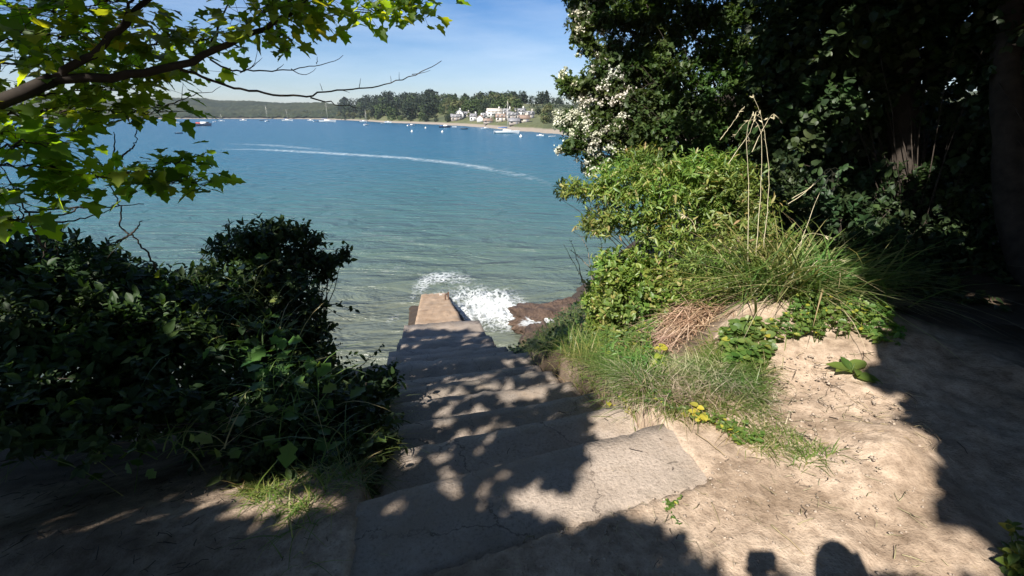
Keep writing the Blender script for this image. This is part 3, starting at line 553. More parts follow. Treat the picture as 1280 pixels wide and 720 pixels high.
# ------------------------------------------------------------------ boats
M['gel'] = plain('white_gelcoat', (.78, .78, .76), .3, .05, .5, .5); M['navy'] = plain('dark_hull_paint', (.03, .045, .08), .3, .2, .5, .5); M['redc'] = plain('red_cover', (.42, .07, .05), .7, .2, 2); M['wood'] = plain('varnished_spar', (.36, .27, .17), .5, .2, 3)
M['alu'] = plain('pale_spar', (.62, .58, .50), .4, .1, 3); M['bluec'] = plain('blue_cover', (.06, .12, .28), .7, .2, 2); M['orange'] = plain('buoy_paint', (.75, .72, .66), .5, .1, 2)
def boat(px, py, L_px, kind, label, hullm='gel', yaw=0., mast=0, canvas='bluec', name=None):
    x, y = sea_xy(px, py); s = y * cp + CZ * sp; ln = L_px / FPX * s
    nm = {'yacht': 'sailing_yacht', 'motor': 'motor_boat', 'dinghy': 'dinghy'}[kind]
    bt = thing(nm, label, {'yacht': 'yacht', 'motor': 'boat', 'dinghy': 'boat'}[kind], (x, y, 0), 'boats moored in the bay'); bt.rotation_euler.z = math.radians(yaw)
    def put(acc, n_, mt_, par=bt): o_ = acc.build(n_, mt_, None, n_ == 'hull'); o_.parent = par; return o_
    bw = ln * (.15 if kind == 'yacht' else .19); fb = ln * (.10 if kind == 'yacht' else .13 if kind == 'motor' else .12)
    a = Acc(); V = []; ns = 13
    for i_ in range(ns):
        u = i_ / (ns - 1); w_ = bw * (1 - max(0, (u - .35) / .65) ** 2.2) * (.82 + .18 * min(1, u / .3)); sh = fb * (1 + .45 * max(0, u - .3) ** 1.5); X = (u - .5) * ln; rk = .05 * ln * u ** 4
        for k_, (ww, zz) in enumerate([(-1, 1), (-.96, .55), (-.7, .05), (-.3, -.25), (.3, -.25), (.7, .05), (.96, .55), (1, 1)]): V.append([X + rk * (zz > 0) * zz, ww * max(w_, .01), zz * sh if zz > 0 else zz * fb])
    i = np.arange(ns - 1)[:, None] * 8 + np.arange(7)[None]; a.add(V, [np.stack([i, i + 1, i + 9, i + 8], -1).reshape(-1, 4), np.arange(8)[None]]); put(a, 'hull', M[hullm])
    V = np.array(V).reshape(ns, 8, 3); a = Acc(); dk = V[:, [0, 7]].copy(); dk[..., 2] -= .03 * fb; dk[:, :, 1] *= .97; a.add(dk.reshape(-1, 3), np.array([[k * 2, k * 2 + 2, k * 2 + 3, k * 2 + 1] for k in range(ns - 1)])); put(a, 'deck', M['gel'])
    a = Acc()
    if kind == 'yacht': a.box((.03 * ln, 0, fb * 1.25), (.34 * ln, bw * 1.05, fb * .5)); a.box((-.06 * ln, 0, fb * 1.62), (.12 * ln, bw * .95, fb * .25)); put(a, 'cabin', M['gel'])
    elif kind == 'motor':
        a.box((.08 * ln, 0, fb * 1.35), (.36 * ln, bw * 1.3, fb * .75)); cb = put(a, 'cabin', M['gel']); a = Acc(); a.box((.26 * ln, 0, fb * 1.45), (.03 * ln, bw * 1.1, fb * .4)); put(a, 'windscreen', M['glass'], cb)
        a = Acc(); a.box((-.28 * ln, 0, fb * 1.25), (.26 * ln, bw * 1.2, fb * .5)); put(a, 'cover', M[canvas])
    else: a.box((-.1 * ln, 0, fb * 1.0), (.10 * ln, bw * 1.5, fb * .12)); a.box((.18 * ln, 0, fb * 1.05), (.1 * ln, bw * 1.3, fb * .12)); put(a, 'thwart', M['wood'])
    if mast:
        mh = mast / FPX * s * 1.06; a = Acc(); a.tube([[.06 * ln, 0, fb], [.05 * ln, 0, mh]], [max(.09, .006 * ln), .05], 6); a.tube([[.055 * ln, -.2 * bw - .3, mh * .6], [.055 * ln, .2 * bw + .3, mh * .6]], .04, 4); ms_ = put(a, 'mast', M['alu'])
        a = Acc(); a.tube([[.05 * ln, 0, fb * 2.1], [-.36 * ln, 0, fb * 2.1]], [.09, .07], 6); put(a, 'boom', M['alu']); a = Acc(); a.tube([[.03 * ln, 0, fb * 2.1 + .2], [-.15 * ln, 0, fb * 2.1 + .22], [-.34 * ln, 0, fb * 2.1 + .15]], [.2, .22, .1], 7); put(a, 'sail_cover', M[canvas])
        a = Acc()
        for e_ in ((.5 * ln, 0, fb * 1.4), (-.48 * ln, 0, fb * 1.1), (.05 * ln, bw, fb), (.05 * ln, -bw, fb)): a.tube([[.05 * ln, 0, mh * .97], e_], .02, 3)
        put(a, 'rigging', M['alu'])
B = boat
B(633, 167, 31, 'yacht', 'large white sailing yacht moored off the beach houses', 'gel', 4, 36)
B(255, 157.5, 22, 'motor', 'dark-hulled motor boat with a red cover out in the bay', 'navy', -12, 0, 'redc')
B(409, 152.8, 20, 'yacht', 'white yacht with tall mast under the bare forked twig', 'gel', 8, 22)
B(334.5, 151.8, 7, 'yacht', 'end-on white yacht with a mast off the far left shore', 'gel', 70, 18)
B(359, 151.2, 13, 'yacht', 'white yacht lying broadside left of the tall-masted yacht', 'gel', 6, 13)
B(458, 156.5, 8, 'yacht', 'small yacht seen end-on with its mast against the dark wood', 'gel', 60, 17)
B(454, 152.6, 9, 'motor', 'small white motor boat just behind the end-on yacht', 'gel', 10)
B(464, 151, 7, 'motor', 'white cabin boat close under the dark wood', 'gel', 5)
B(485, 153.6, 9, 'motor', 'white motor boat off the left end of the beach', 'gel', -10)
B(479, 154.4, 6, 'dinghy', 'small white open boat beside the motor boat off the beach end', 'gel', 20)
B(514, 157.5, 10, 'motor', 'round white launch anchored off the middle of the beach', 'gel', 35)
B(556, 159.5, 14, 'motor', 'white motor boat with dark waterline off the beach', 'navy', 5, 0, 'bluec')
B(568, 159, 6, 'dinghy', 'small pale tender just right of the dark-hulled motor boat', 'gel', -30)
B(580, 161.6, 9, 'dinghy', 'dark open boat close to the beach houses', 'navy', 6)
B(606, 161.2, 9, 'motor', 'white boat pulled close to the shore below the small white house', 'gel', 15)
B(675, 170, 9, 'motor', 'white cabin boat right of the large yacht', 'gel', -15)
B(690, 171, 8, 'dinghy', 'low white dinghy nearest the scrubby bank', 'gel', 12)
B(304, 151, 8, 'motor', 'small white boat far off at the left shore', 'gel', 4)
B(327, 151, 5, 'dinghy', 'tiny dark boat left of the end-on white yacht', 'navy', 30)
B(269, 152.6, 5, 'motor', 'small white boat just beyond the dark motor boat', 'gel', 60)
B(277, 151.6, 7, 'yacht', 'faint small yacht beyond the dark motor boat', 'gel', 12, 8)
B(388, 151, 7, 'motor', 'white boat left of the tall-masted yacht nearer the shore', 'gel', -6)
B(395, 152.2, 6, 'dinghy', 'little white tender left of the tall-masted yacht', 'gel', 40)
B(220, 154, 7, 'motor', 'white boat at the edge of the sycamore leaves', 'gel', 8)
B(224, 167, 10, 'dinghy', 'low dark punt in open water below the sycamore leaves', 'navy', -8)
B(632, 158.5, 5, 'dinghy', 'boat drawn up on the beach beneath the cream house', 'gel', 25)
def buoy(px, py, label):
    x, y = sea_xy(px, py); a = Acc(); a.lathe([[.0, -.2], [.3, -.15], [.45, .1], [.38, .4], [.15, .55], [.08, .8], [0, .82]], (x, y, 0), 12); tag(a.build('mooring_buoy', M['orange'], smooth=True, loc=(x, y, 0)), label, 'buoy', 'mooring buoys')
for v in ((237, 166.5, 'pale mooring buoy near the low dark punt'), (515, 165, 'pale mooring buoy below the round white launch'), (532, 160.5, 'pale mooring buoy left of the dark-waterline motor boat'), (553, 165.5, 'pale mooring buoy below the dark-waterline motor boat'), (651, 171.5, 'pale mooring buoy right of the large yacht')): buoy(*v)
# ------------------------------------------------------------------ shade-giving crowns overhead
def qxy(P):
    k = (P[:, 2] - 4.4) / -SUN[2]; return P[:, 0] + SUN[0] * k, P[:, 1] + SUN[1] * k
# openings between the crowns: where the sun comes through, measured on the level of the path
LIT = [[(-0.025,1.908),(-0.075,2.069),(0.214,1.749),(0.282,1.808),(0.246,1.89),(0.363,1.981),(0.369,2.265),(0.393,2.432),(0.429,2.617),(0.343,2.824),(0.179,3.043),(-0.048,3.465),(-0.334,3.903),(0.238,3.745),(0.329,6.028),(1.183,4.687),(1.762,3.614),(2.372,3.552),(2.978,3.688),(3.017,3.412),(2.31,2.599),(2.401,2.43),(2.318,2.272),(2.228,1.954),(2.079,1.746),(1.987,1.675),(2.001,1.564),(1.967,1.405),(1.993,1.351),(1.907,1.267),(0.678,1.251),(0.688,1.387),(0.636,1.486),(0.594,1.564),(0.399,1.564),(0.236,1.502),(0.112,1.538),(-0.028,1.568)],[(-0.962,2.59),(-0.854,2.712),(-0.64,2.645),(-0.538,2.383),(-0.676,2.347)],[(-1.128,2.157),(-0.903,2.239),(-0.795,2.293),(-0.604,2.12),(-0.257,1.867),(-0.342,1.825),(-0.74,1.968),(-0.866,2.129)],[(-0.627,2.306),(-0.531,2.301),(-0.449,2.067),(-0.536,2.084)],[(-0.516,1.805),(-0.764,1.939),(-0.437,1.786),(-0.489,1.756)],[(-0.535,1.672),(-0.442,1.69),(-0.364,1.636),(-0.45,1.585)],[(-0.363,1.786),(-0.24,1.846),(-0.195,1.727),(-0.212,1.601),(-0.29,1.593),(-0.343,1.69)],[(-0.576,1.549),(-0.546,1.623),(-0.625,1.671),(-0.534,1.551)],[(0.491,1.457),(0.606,1.472),(0.629,1.387),(0.519,1.373)],[(0.36,1.428),(0.446,1.428),(0.449,1.387),(0.364,1.387)],[(-0.469,2.687),(-0.467,2.593),(-0.508,2.556),(-0.576,2.599),(-0.634,2.699),(-0.645,2.804),(-0.598,2.844),(-0.524,2.794)],[(-0.039,2.544),(-0.048,2.466),(-0.091,2.439),(-0.141,2.472),(-0.175,2.553),(-0.17,2.637),(-0.126,2.669),(-0.072,2.63)],[(0.15,2.432),(0.137,2.361),(0.095,2.336),(0.049,2.367),(0.022,2.441),(0.035,2.514),(0.078,2.545),(0.127,2.508)],[(-0.226,2.325),(-0.23,2.274),(-0.257,2.253),(-0.298,2.277),(-0.326,2.331),(-0.327,2.387),(-0.297,2.409),(-0.256,2.384)],[(-0.06,1.636),(-0.072,1.604),(-0.096,1.591),(-0.129,1.604),(-0.142,1.636),(-0.131,1.669),(-0.101,1.683),(-0.073,1.669)],[(-0.011,1.766),(-0.02,1.737),(-0.045,1.725),(-0.07,1.737),(-0.082,1.766),(-0.073,1.797),(-0.046,1.809),(-0.022,1.797)],[(0.279,1.487),(0.265,1.462),(0.24,1.452),(0.217,1.462),(0.211,1.487),(0.226,1.512),(0.251,1.523),(0.274,1.512)],[(-0.256,2.871),(-0.26,2.784),(-0.297,2.749),(-0.355,2.791),(-0.395,2.882),(-0.398,2.979),(-0.356,3.017),(-0.297,2.972)],[(0.024,2.821),(0.01,2.703),(-0.047,2.662),(-0.116,2.713),(-0.162,2.835),(-0.153,2.964),(-0.092,3.017),(-0.016,2.953)],[(0.282,2.629),(0.248,2.596),(0.211,2.571),(0.171,2.602),(0.153,2.672),(0.168,2.74),(0.229,2.729),(0.277,2.679)],[(-0.885,2.744),(-0.868,2.661),(-0.901,2.63),(-0.959,2.664),(-1.02,2.75),(-1.043,2.839),(-1.011,2.876),(-0.942,2.833)],[(-1.772,1.531),(-1.763,1.484),(-1.833,1.465),(-1.943,1.484),(-2.107,1.534),(-2.177,1.587),(-2.097,1.609),(-1.925,1.584)],[(-1.593,1.522),(-1.591,1.487),(-1.636,1.473),(-1.694,1.487),(-1.74,1.522),(-1.796,1.561),(-1.761,1.577),(-1.662,1.559)],[(-2.041,1.443),(-2.015,1.4),(-2.028,1.382),(-2.088,1.4),(-2.164,1.443),(-2.255,1.489),(-2.254,1.509),(-2.161,1.489)],[(-2.519,1.783),(-2.475,1.753),(-2.487,1.741),(-2.561,1.754),(-2.651,1.786),(-2.71,1.819),(-2.696,1.832),(-2.606,1.816)],[(-2.018,1.695),(-1.986,1.664),(-2.029,1.653),(-2.116,1.666),(-2.207,1.699),(-2.253,1.733),(-2.207,1.746),(-2.118,1.73)],[(-1.447,1.619),(-1.421,1.583),(-1.455,1.57),(-1.513,1.584),(-1.599,1.622),(-1.638,1.66),(-1.611,1.676),(-1.529,1.658)],[(-1.211,1.708),(-1.175,1.629),(-1.289,1.602),(-1.466,1.633),(-1.66,1.717),(-1.738,1.81),(-1.622,1.847),(-1.392,1.8)],[(-0.864,1.678),(-0.89,1.565),(-1.042,1.522),(-1.235,1.565),(-1.445,1.685),(-1.564,1.833),(-1.408,1.898),(-1.08,1.82)],[(-5.192,2.899),(-4.916,2.75),(-4.942,2.702),(-5.254,2.775),(-5.727,2.945),(-6.081,3.12),(-6.074,3.186),(-5.685,3.087)],[(-1.332,2.861),(-1.12,2.618),(-1.051,2.491),(-1.813,2.864),(-2.073,3.071),(-2.208,3.291),(-2.105,3.372),(-1.247,2.867)]]
LIT += [[(.4, 4.3), (1.0, 6.1), (1.7, 8.4), (1.7, 11.2), (3.0, 11.0), (3.1, 8), (3.4, 5.6), (3.2, 4.1), (2.75, 3.3), (1.5, 3.3)],
        [(-14, 6.5), (-3.4, 6.45), (-2.2, 6.3), (.35, 6.2), (1.5, 8.5), (1.5, 24), (-14, 24)]]
FL = np.random.default_rng(11)
def fleck(n, x0, x1, y0, y1, r0, r1):       # small chinks in the crowns
    for _ in range(n):
        x_, y_, r_ = FL.uniform(x0, x1), FL.uniform(y0, y1), FL.uniform(r0, r1); LIT.append([(x_ + r_ * math.cos(k_) * FL.uniform(.7, 1.2), y_ + r_ * math.sin(k_) * FL.uniform(.7, 1.2)) for k_ in np.linspace(0, 5.6, 7)])
fleck(64, 2.9, 5.6, 5.5, 12.5, .10, .32); fleck(16, 2.3, 4.4, .9, 3.6, .04, .10); fleck(40, 3.6, 7, 4.2, 14, .08, .17); fleck(34, -6, -1.3, 2.2, 6.2, .09, .19); fleck(44, -1.2, .5, 1.6, 3.2, .045, .105)
for x_, y_, r_ in ((-1.53, 2.48, .17), (-2.14, 2.57, .10), (-2.49, 4.11, .12), (-2.14, 4.26, .09), (-2.71, 3.14, .12), (-2.49, 2.92, .09)): LIT.append([(x_ + r_ * math.cos(k_), y_ + .8 * r_ * math.sin(k_)) for k_ in np.linspace(0, 5.6, 8)])
def lit_mask(P):
    x, y = qxy(P); r = np.zeros(len(x), bool)
    for p_ in LIT: r |= in_poly(x, y, p_)
    return r
def lit_near(P, w):
    r = np.zeros(len(P), bool)
    for dx, dy in ((w, 0), (-w, 0), (0, w), (0, -w)): r |= lit_mask(P + [dx, dy, 0])
    return r
TR_ = [(-4.9, 1.2, 'sycamore_tree', 'sycamore whose leafy limbs reach in over the water from the left'),
       (-6.6, -4.2, 'sycamore_tree', 'tall sycamore behind the viewpoint shading the left bank'),
       (4.6, -5.5, 'sycamore_tree', 'tall sycamore behind the viewpoint shading the path'),
       (8.2, .2, 'sycamore_tree', 'tall sycamore beside the path to the right, out of the sunlit patch')]
TREES = []
for (x, y, n_, l_) in TR_: TREES.append(thing(n_, l_, 'tree', (x, y, float(gh(x, y))), 'sycamores around the viewpoint'))
nC = 92000
q0 = np.stack([R.uniform(-10, 15, nC), R.uniform(-3.5, 19, nC)], 1); z = R.uniform(7.3, 11.8, nC)
fine = np.zeros(nC, bool)
extra = 46000                            # smaller outer leaves round the openings
qe = np.stack([R.uniform(-2.8, 4.2, extra), R.uniform(.6, 7.0, extra)], 1); q0 = np.concatenate([q0, qe]); z = np.concatenate([z, R.uniform(7.2, 9.2, extra)]); fine = np.concatenate([fine, np.ones(extra, bool)])
k = (z - 4.4) / -SUN[2]; P = np.stack([q0[:, 0] - SUN[0] * k, q0[:, 1] - SUN[1] * k, z], 1)
ok = (P[:, 2] > 6.5 + .26 * np.maximum(P[:, 1], 0)) & ~lit_mask(P) & (~lit_near(P, .11) | fine) & ~((q0[:, 0] > 1.2) & (q0[:, 1] > 14))
thin = (q0[:, 0] > -2.9) & (q0[:, 0] < .6) & (q0[:, 1] > 2.9) & (q0[:, 1] < 6.0)
ok &= ~(thin & (R.random(len(P)) < .87))
edge = lit_near(P, .05)
ok &= ~(edge & (R.random(len(P)) < .35))
P = P[ok]; fine = fine[ok]
siz = np.where(fine, R.uniform(.09, .15, len(P)), R.uniform(.24, .34, len(P)))
di = np.stack([np.hypot(P[:, 0] - t_[0], P[:, 1] - t_[1]) for t_ in TR_], 1).argmin(1)
for ti, T_ in enumerate(TREES):
    a = Acc(); s_ = di == ti; n = int(s_.sum()); d = R.normal(size=(n, 3)) * [1, 1, .35] + [0, 0, -.25]
    leaves(a, P[s_], d, np.array([-.25, -.35, 1.]) + R.normal(size=(n, 3)) * .45, siz[s_], MAPLE_S)
    a.build('crown', M['canopy'], T_)
    a = Acc(); bx, by, bz = T_.location; tx = smooth_path([[bx, by, bz - .3], [bx + .1, by + .1, bz + 2], [bx - .1, by + .2, bz + 4.2], [bx + .1, by, bz + 6.4]], 16, .01)
    a.tube(tx, np.linspace(.24, .08, 16) * (1 + .4 * np.exp(-np.linspace(0, 6, 16))), 12); a.build('trunk', M['bark'], T_, True)
    a = Acc(); sel = P[s_ & ~fine]
    for j in R.choice(len(sel), 16):
        e = sel[j]; s0 = tx[R.integers(7, 15)]; m_ = (s0 + e) / 2 + [0, 0, .35]
        if np.any((proj(np.array([m_, e, s0]))[2] > .3) & (np.abs(proj(np.array([m_, e, s0]))[0] - 640) < 760) & (proj(np.array([m_, e, s0]))[1] > -60)): continue
        lp = smooth_path([s0, m_, e], 9, .03)
        if lit_mask(smooth_path(lp, 40)).any(): continue
        a.tube(lp, np.linspace(.07, .012, 9), 6)
    if a.V: a.build('limb', M['bark'], T_, True)

# ------------------------------------------------------------------ the sycamore limbs that hang into view on the left
SY = TREES[0]
def limb(acc, pts, r0, r1, n=22, k=7, jit=.006): acc.tube(smooth_path([pt(*p_) for p_ in pts], n, jit), np.linspace(r0, r1, n), k)
a = Acc()
a.tube(smooth_path([[-4.85, 1.15, 7.0], [-4.0, 1.5, 6.7], [-3.1, 1.75, 6.4], pt(-60, 150, 2.35), pt(0, 128, 2.35), pt(66, 99, 2.4)], 24, .006), np.linspace(.065, .033, 24), 8)
limb(a, [(66, 99, 2.4), (120, 97, 2.45), (175, 94, 2.5), (220, 82, 2.6), (262, 68, 2.7), (306, 48, 2.8), (345, 29, 2.85), (380, 5, 2.9), (420, -25, 3.0)], .025, .011)
limb(a, [(66, 99, 2.4), (100, 78, 2.4), (130, 55, 2.4), (152, 32, 2.45), (170, 15, 2.5), (195, -12, 2.6), (215, -40, 2.7)], .021, .010)
limb(a, [(148, 36, 2.45), (158, 14, 2.45), (166, -8, 2.45)], .011, .006, 8)
limb(a, [(262, 68, 2.85), (268, 45, 2.8), (275, 25, 2.8), (285, 5, 2.8)], .009, .004, 9)
a.build('limb', M['bark'], SY, True)
a = Acc()
limb(a, [(222, 84, 2.6), (260, 99, 2.75), (300, 112, 2.85), (345, 118, 2.9), (388, 122, 2.9), (405, 114, 2.95), (440, 111, 3), (470, 110, 3), (492, 103, 3.05), (520, 92, 3.05), (540, 85, 3.1), (552, 76, 3.1)], .0088, .002, 40, 6, .004)
limb(a, [(388, 122, 2.9), (405, 128, 2.9), (430, 132, 2.95), (447, 135, 2.95)], .005, .002, 10)
for p_ in ([(403, 113, 2.95), (400, 104, 2.95)], [(449, 110, 3), (451, 98, 3)], [(489, 103, 3.05), (488, 95, 3.05)], [(499, 100, 3.05), (499, 90, 3.05)], [(425, 112, 3), (437, 116, 3)], [(515, 93, 3.05), (530, 91, 3.1), (538, 88, 3.1)]):
    limb(a, p_, .0024, .001, 5, 4, .001)
limb(a, [(262, 74, 2.85), (280, 84, 2.9), (298, 92, 2.9), (305, 88, 2.9), (340, 88, 2.95), (372, 86, 3), (397, 81, 3), (415, 78, 3.05), (429, 69, 3.05)], .006, .0016, 26, 5, .003)
for p_ in ([(364, 86, 3), (375, 94, 3), (388, 93, 3), (395, 85, 3)], [(396, 80, 3), (397, 71, 3)], [(300, 91, 2.9), (318, 84, 2.9), (322, 62, 2.9)], [(312, 86, 2.9), (328, 72, 2.9)], [(345, 88, 2.95), (355, 80, 2.95)]):
    limb(a, p_, .003, .001, 8, 4, .002)
limb(a, [(195, 131, 2.7), (222, 130, 2.75), (238, 119, 2.75), (251, 115, 2.8), (262, 118, 2.8), (276, 108, 2.8)], .004, .0012, 14, 5, .003)
limb(a, [(227, 124, 2.75), (228, 113, 2.75), (229, 103, 2.75)], .002, .001, 6, 4, .001); limb(a, [(252, 115, 2.8), (246, 110, 2.8)], .002, .001, 4, 4, .001)
limb(a, [(218, 130, 2.75), (228, 136, 2.75)], .002, .001, 4, 4, .001)
a.build('dead_twig', M['twig'], SY, True)
# leafy shoots: a twig with opposite pairs of long-stalked leaves
def maple_spray(path, n, spread, size, aL, aT, dn=.0):
    P0 = np.array([pt(*p_) for p_ in path]); path_ = smooth_path(P0, 30, .01)
    aT.tube(path_, np.linspace(.006, .002, 30), 5)
    n = int(n * 1.25); i = R.uniform(2, 29, n); b_ = np.stack([np.interp(i, np.arange(30), path_[:, k]) for k in range(3)], 1)
    off = R.normal(size=(n, 3)) * spread * .95; P = b_ + off
    d = unit(off * [1, 1, .4] + R.normal(size=(n, 3)) * .08) + [0, 0, -.12 - dn * .7]
    leaves(aL, P, d, np.array([-.1, -.15, 1.]) + R.normal(size=(n, 3)) * .33, R.uniform(size * .42, size * .84, n), MAPLE)
    for b1, p1 in zip(b_[::2], P[::2]): aT.tube([b1, (b1 + p1) / 2 + [0, 0, .01], p1], [.0018, .0014, .0012], 3, cap=False)
aL, aT = Acc(), Acc()
for path, n, s_, z_, dn in [
    ([(345, 29, 2.95), (390, 22, 2.9), (440, 15, 2.9), (490, 12, 2.95), (530, 8, 3)], 85, (.11, .11, .055), .125, .2),
    ([(340, 10, 2.8), (400, -5, 2.8), (470, -10, 2.8), (525, -2, 2.9)], 95, (.14, .14, .07), .125, .1),
    ([(345, 30, 2.95), (352, 50, 2.95), (362, 66, 2.95)], 22, (.06, .08, .04), .115, .4),
    ([(300, 40, 2.7), (330, 10, 2.6), (350, -20, 2.6)], 60, (.14, .12, .09), .13, 0),
    ([(175, 60, 2.75), (215, 46, 2.8), (255, 50, 2.85), (290, 48, 2.9)], 85, (.12, .12, .055), .12, .1),
    ([(180, 90, 2.9), (210, 92, 3), (240, 86, 3)], 30, (.1, .1, .05), .12, .1),
    ([(0, 20, 2.5), (60, 12, 2.5), (120, 10, 2.5), (160, -5, 2.5)], 130, (.17, .17, .11), .13, 0),
    ([(-10, 50, 2.4), (50, 45, 2.5), (110, 42, 2.6), (165, 50, 2.7)], 130, (.16, .17, .09), .13, 0),
    ([(-10, 85, 2.6), (50, 75, 2.7), (110, 75, 2.8), (180, 85, 2.9)], 95, (.15, .16, .06), .13, 0),
    ([(0, 120, 2.5), (60, 118, 2.6), (120, 112, 2.7), (190, 108, 2.8)], 95, (.14, .16, .05), .13, .1),
    ([(-10, 145, 2.4), (50, 140, 2.5), (110, 135, 2.6), (160, 140, 2.7), (205, 140, 2.7)], 84, (.12, .15, .035), .13, .1),
    ([(-10, 165, 2.3), (40, 160, 2.4), (85, 165, 2.4), (120, 158, 2.5)], 34, (.13, .14, .05), .13, .1),
    ([(-10, 185, 2.2), (30, 178, 2.2), (60, 182, 2.3), (88, 190, 2.3)], 30, (.10, .13, .05), .13, .1),
    ([(-10, 205, 2.2), (40, 205, 2.3), (75, 214, 2.4), (130, 222, 2.5), (180, 224, 2.6), (225, 226, 2.7), (258, 232, 2.75)], 120, (.10, .13, .042), .13, .2),
    ([(150, 216, 2.6), (190, 212, 2.7), (235, 195, 2.75), (265, 190, 2.8)], 34, (.07, .1, .03), .115, .2),
    ([(-10, 235, 2.2), (30, 240, 2.2), (60, 246, 2.3), (95, 240, 2.4)], 38, (.10, .12, .04), .125, .2),
    ([(-20, 270, 2.0), (5, 272, 2.0), (30, 276, 2.1)], 22, (.08, .1, .05), .13, .2)]:
    maple_spray(path, n, np.array(s_), z_, aL, aT, dn)
aL.build('foliage', M['maple'], SY); aT.build('shoot', M['twig'], SY)

# ------------------------------------------------------------------ shrubs and herbs
def base_z(x, y): return float(gh(x, y))
def shrub(name, label, cat, mats, blobs, T, size, per=9, base=None, group=None, up=.25, shoot=.22, nstem=40, foliage='foliage', hollow=.45, sun=None, blossom=None):
    cx = np.mean([b_[0][0] for b_ in blobs]); cy = np.mean([b_[0][1] for b_ in blobs])
    bs = np.array(base if base is not None else (cx, cy, base_z(cx, cy))); root = thing(name, label, cat, bs, group)
    aL, aT, aB = Acc(), Acc(), Acc(); ends = []
    for (c_, r_, n) in blobs:
        d = rot((n, 3)); P = np.array(c_) + d * np.array(r_) * (R.uniform(hollow, 1.06, (n, 1)) ** .7) * (1 + .22 * np.sin(d[:, 0:1] * 5 + c_[0] * 3) * np.cos(d[:, 1:2] * 4 + c_[1]))
        P = np.array(c_) + (P - np.array(c_)) * np.where(R.random((n, 1)) < .07, R.uniform(1.15, 1.45, (n, 1)), 1.)
        P = P[P[:, 2] > gh(P[:, 0], P[:, 1]) - .05]; n = len(P)
        if not n: continue
        ax = unit((P - np.array(c_)) / np.array(r_) + [0, 0, up] + R.normal(size=(n, 3)) * .45)
        t_ = (np.arange(per) + .5) / per; lenv = shoot * R.uniform(.6, 1.3, (n, 1))
        B_ = (P[:, None] + ax[:, None] * (t_[None, :, None] - .6) * lenv[:, None]).reshape(-1, 3); A_ = np.repeat(ax, per, 0)
        sd_ = rot((n * per, 3)); sd_ -= A_ * (sd_ * A_).sum(1, keepdims=True) * .7
        leaves(aL, B_, sd_ + A_ * .6 + [0, 0, .05], A_ * .7 + [0, 0, .7] + R.normal(size=(n * per, 3)) * .3, size * np.clip(np.exp(R.normal(size=n * per) * .32 - .05), .35, 1.7), T)
        for j in R.choice(n, min(n, max(6, nstem // len(blobs))), replace=False):
            e = P[j] + ax[j] * lenv[j] * .3; s0 = bs + R.normal(size=3) * [.08, .08, 0] if R.random() < .5 else np.array(c_) + R.normal(size=3) * np.array(r_) * .25
            aT.tube(smooth_path([s0, (s0 + e) / 2 + [0, 0, .12 * np.linalg.norm(e - s0)], e], 8, .012), np.linspace(.009, .002, 8), 4)
        if blossom is not None:
            f = blossom(P)
            if f.any():
                Q = P[f]; m_ = 34; C = (Q[:, None] + ax[f][:, None] * .07 + R.normal(size=(len(Q), m_, 3)) * .027).reshape(-1, 3)
                leaves(aB, C, rot((len(C), 3)), rot((len(C), 3)) + [-.3, -.4, .6], R.uniform(.020, .034, len(C)), ROUND)
    aL.build(foliage, mats, root)
    if aT.V: aT.build('stem', M['twig'], root)
    if aB.V: aB.build('blossom', M['blossom'], root)
    return root
def bl(px, py, s, r, n): return (tuple(pt(px, py, s)), r, n)
# right: hawthorn in flower, overhanging the water
tips = [((718, 102, 7.2), (760, 96, 7.1), (820, 92, 7)), ((712, 105, 7.3), (740, 110, 7.2), (790, 120, 7)), ((726, 52, 7.2), (730, 25, 7.2), (735, -5, 7.2)), ((728, 60, 7.2), (770, 62, 7.1), (840, 62, 7)), ((735, 12, 7.2), (780, 5, 7.1), (840, 8, 7)),
        ((712, 186, 7.3), (740, 172, 7.3), (790, 160, 7.2)), ((715, 150, 7.4), (740, 150, 7.3), (790, 140, 7.2)), ((745, 30, 7.1), (775, 28, 7), (830, 36, 7)), ((750, 78, 7.1), (790, 74, 7), (850, 100, 6.9)), ((720, 165, 7.4), (750, 160, 7.3), (800, 175, 7.2)),
        ((742, 200, 7.3), (780, 195, 7.2), (830, 205, 7.1)), ((760, 125, 7.1), (810, 128, 7), (880, 140, 6.9)), ((840, 45, 7.2), (880, 20, 7.2), (930, 10, 7.2)), ((850, 80, 7), (900, 75, 7), (960, 60, 7))]
blobs = []
for tp in tips:
    pth = smooth_path([pt(*v) for v in tp], 9)
    for j, c_ in enumerate(pth): blobs.append((tuple(c_ + R.normal(size=3) * .05), (.14 + .018 * j, .22, .11 + .012 * j), 26 + 3 * j))
blobs += [bl(790, 160, 7.2, (.55, .6, .40), 330), bl(850, 170, 7.0, (.6, .7, .45), 420), bl(900, 120, 7.2, (.6, .8, .5), 420), bl(880, 40, 7.5, (.55, .8, .4), 260), bl(940, 60, 7.4, (.7, .9, .7), 480), bl(950, 170, 7.0, (.7, .9, .6), 450),
          bl(860, -30, 7.4, (.9, .9, .5), 330), bl(770, -35, 7.4, (.6, .6, .35), 220), bl(1000, -20, 7.6, (.9, 1, .6), 380), bl(830, 215, 6.9, (.5, .5, .3), 220)]
def blos(P):
    px, py, s = proj(P); w = np.clip((800 - px) / 90, 0, 1) * np.where(py > 95, 1., .34) + .0 * px; w = w * np.array([mnoise.noise(Vector(v_) * 3.3) > -.02 for v_ in P]) * (px < 800)
    return R.random(len(P)) < w * .85
hw = shrub('hawthorn_tree', 'hawthorn with clusters of white blossom leaning over the water on the right', 'tree', M['haw'], blobs, HAW, .062, 8, base=(3.6, 7.4, base_z(3.6, 7.4)), shoot=.2, nstem=120, blossom=blos)
a = Acc()
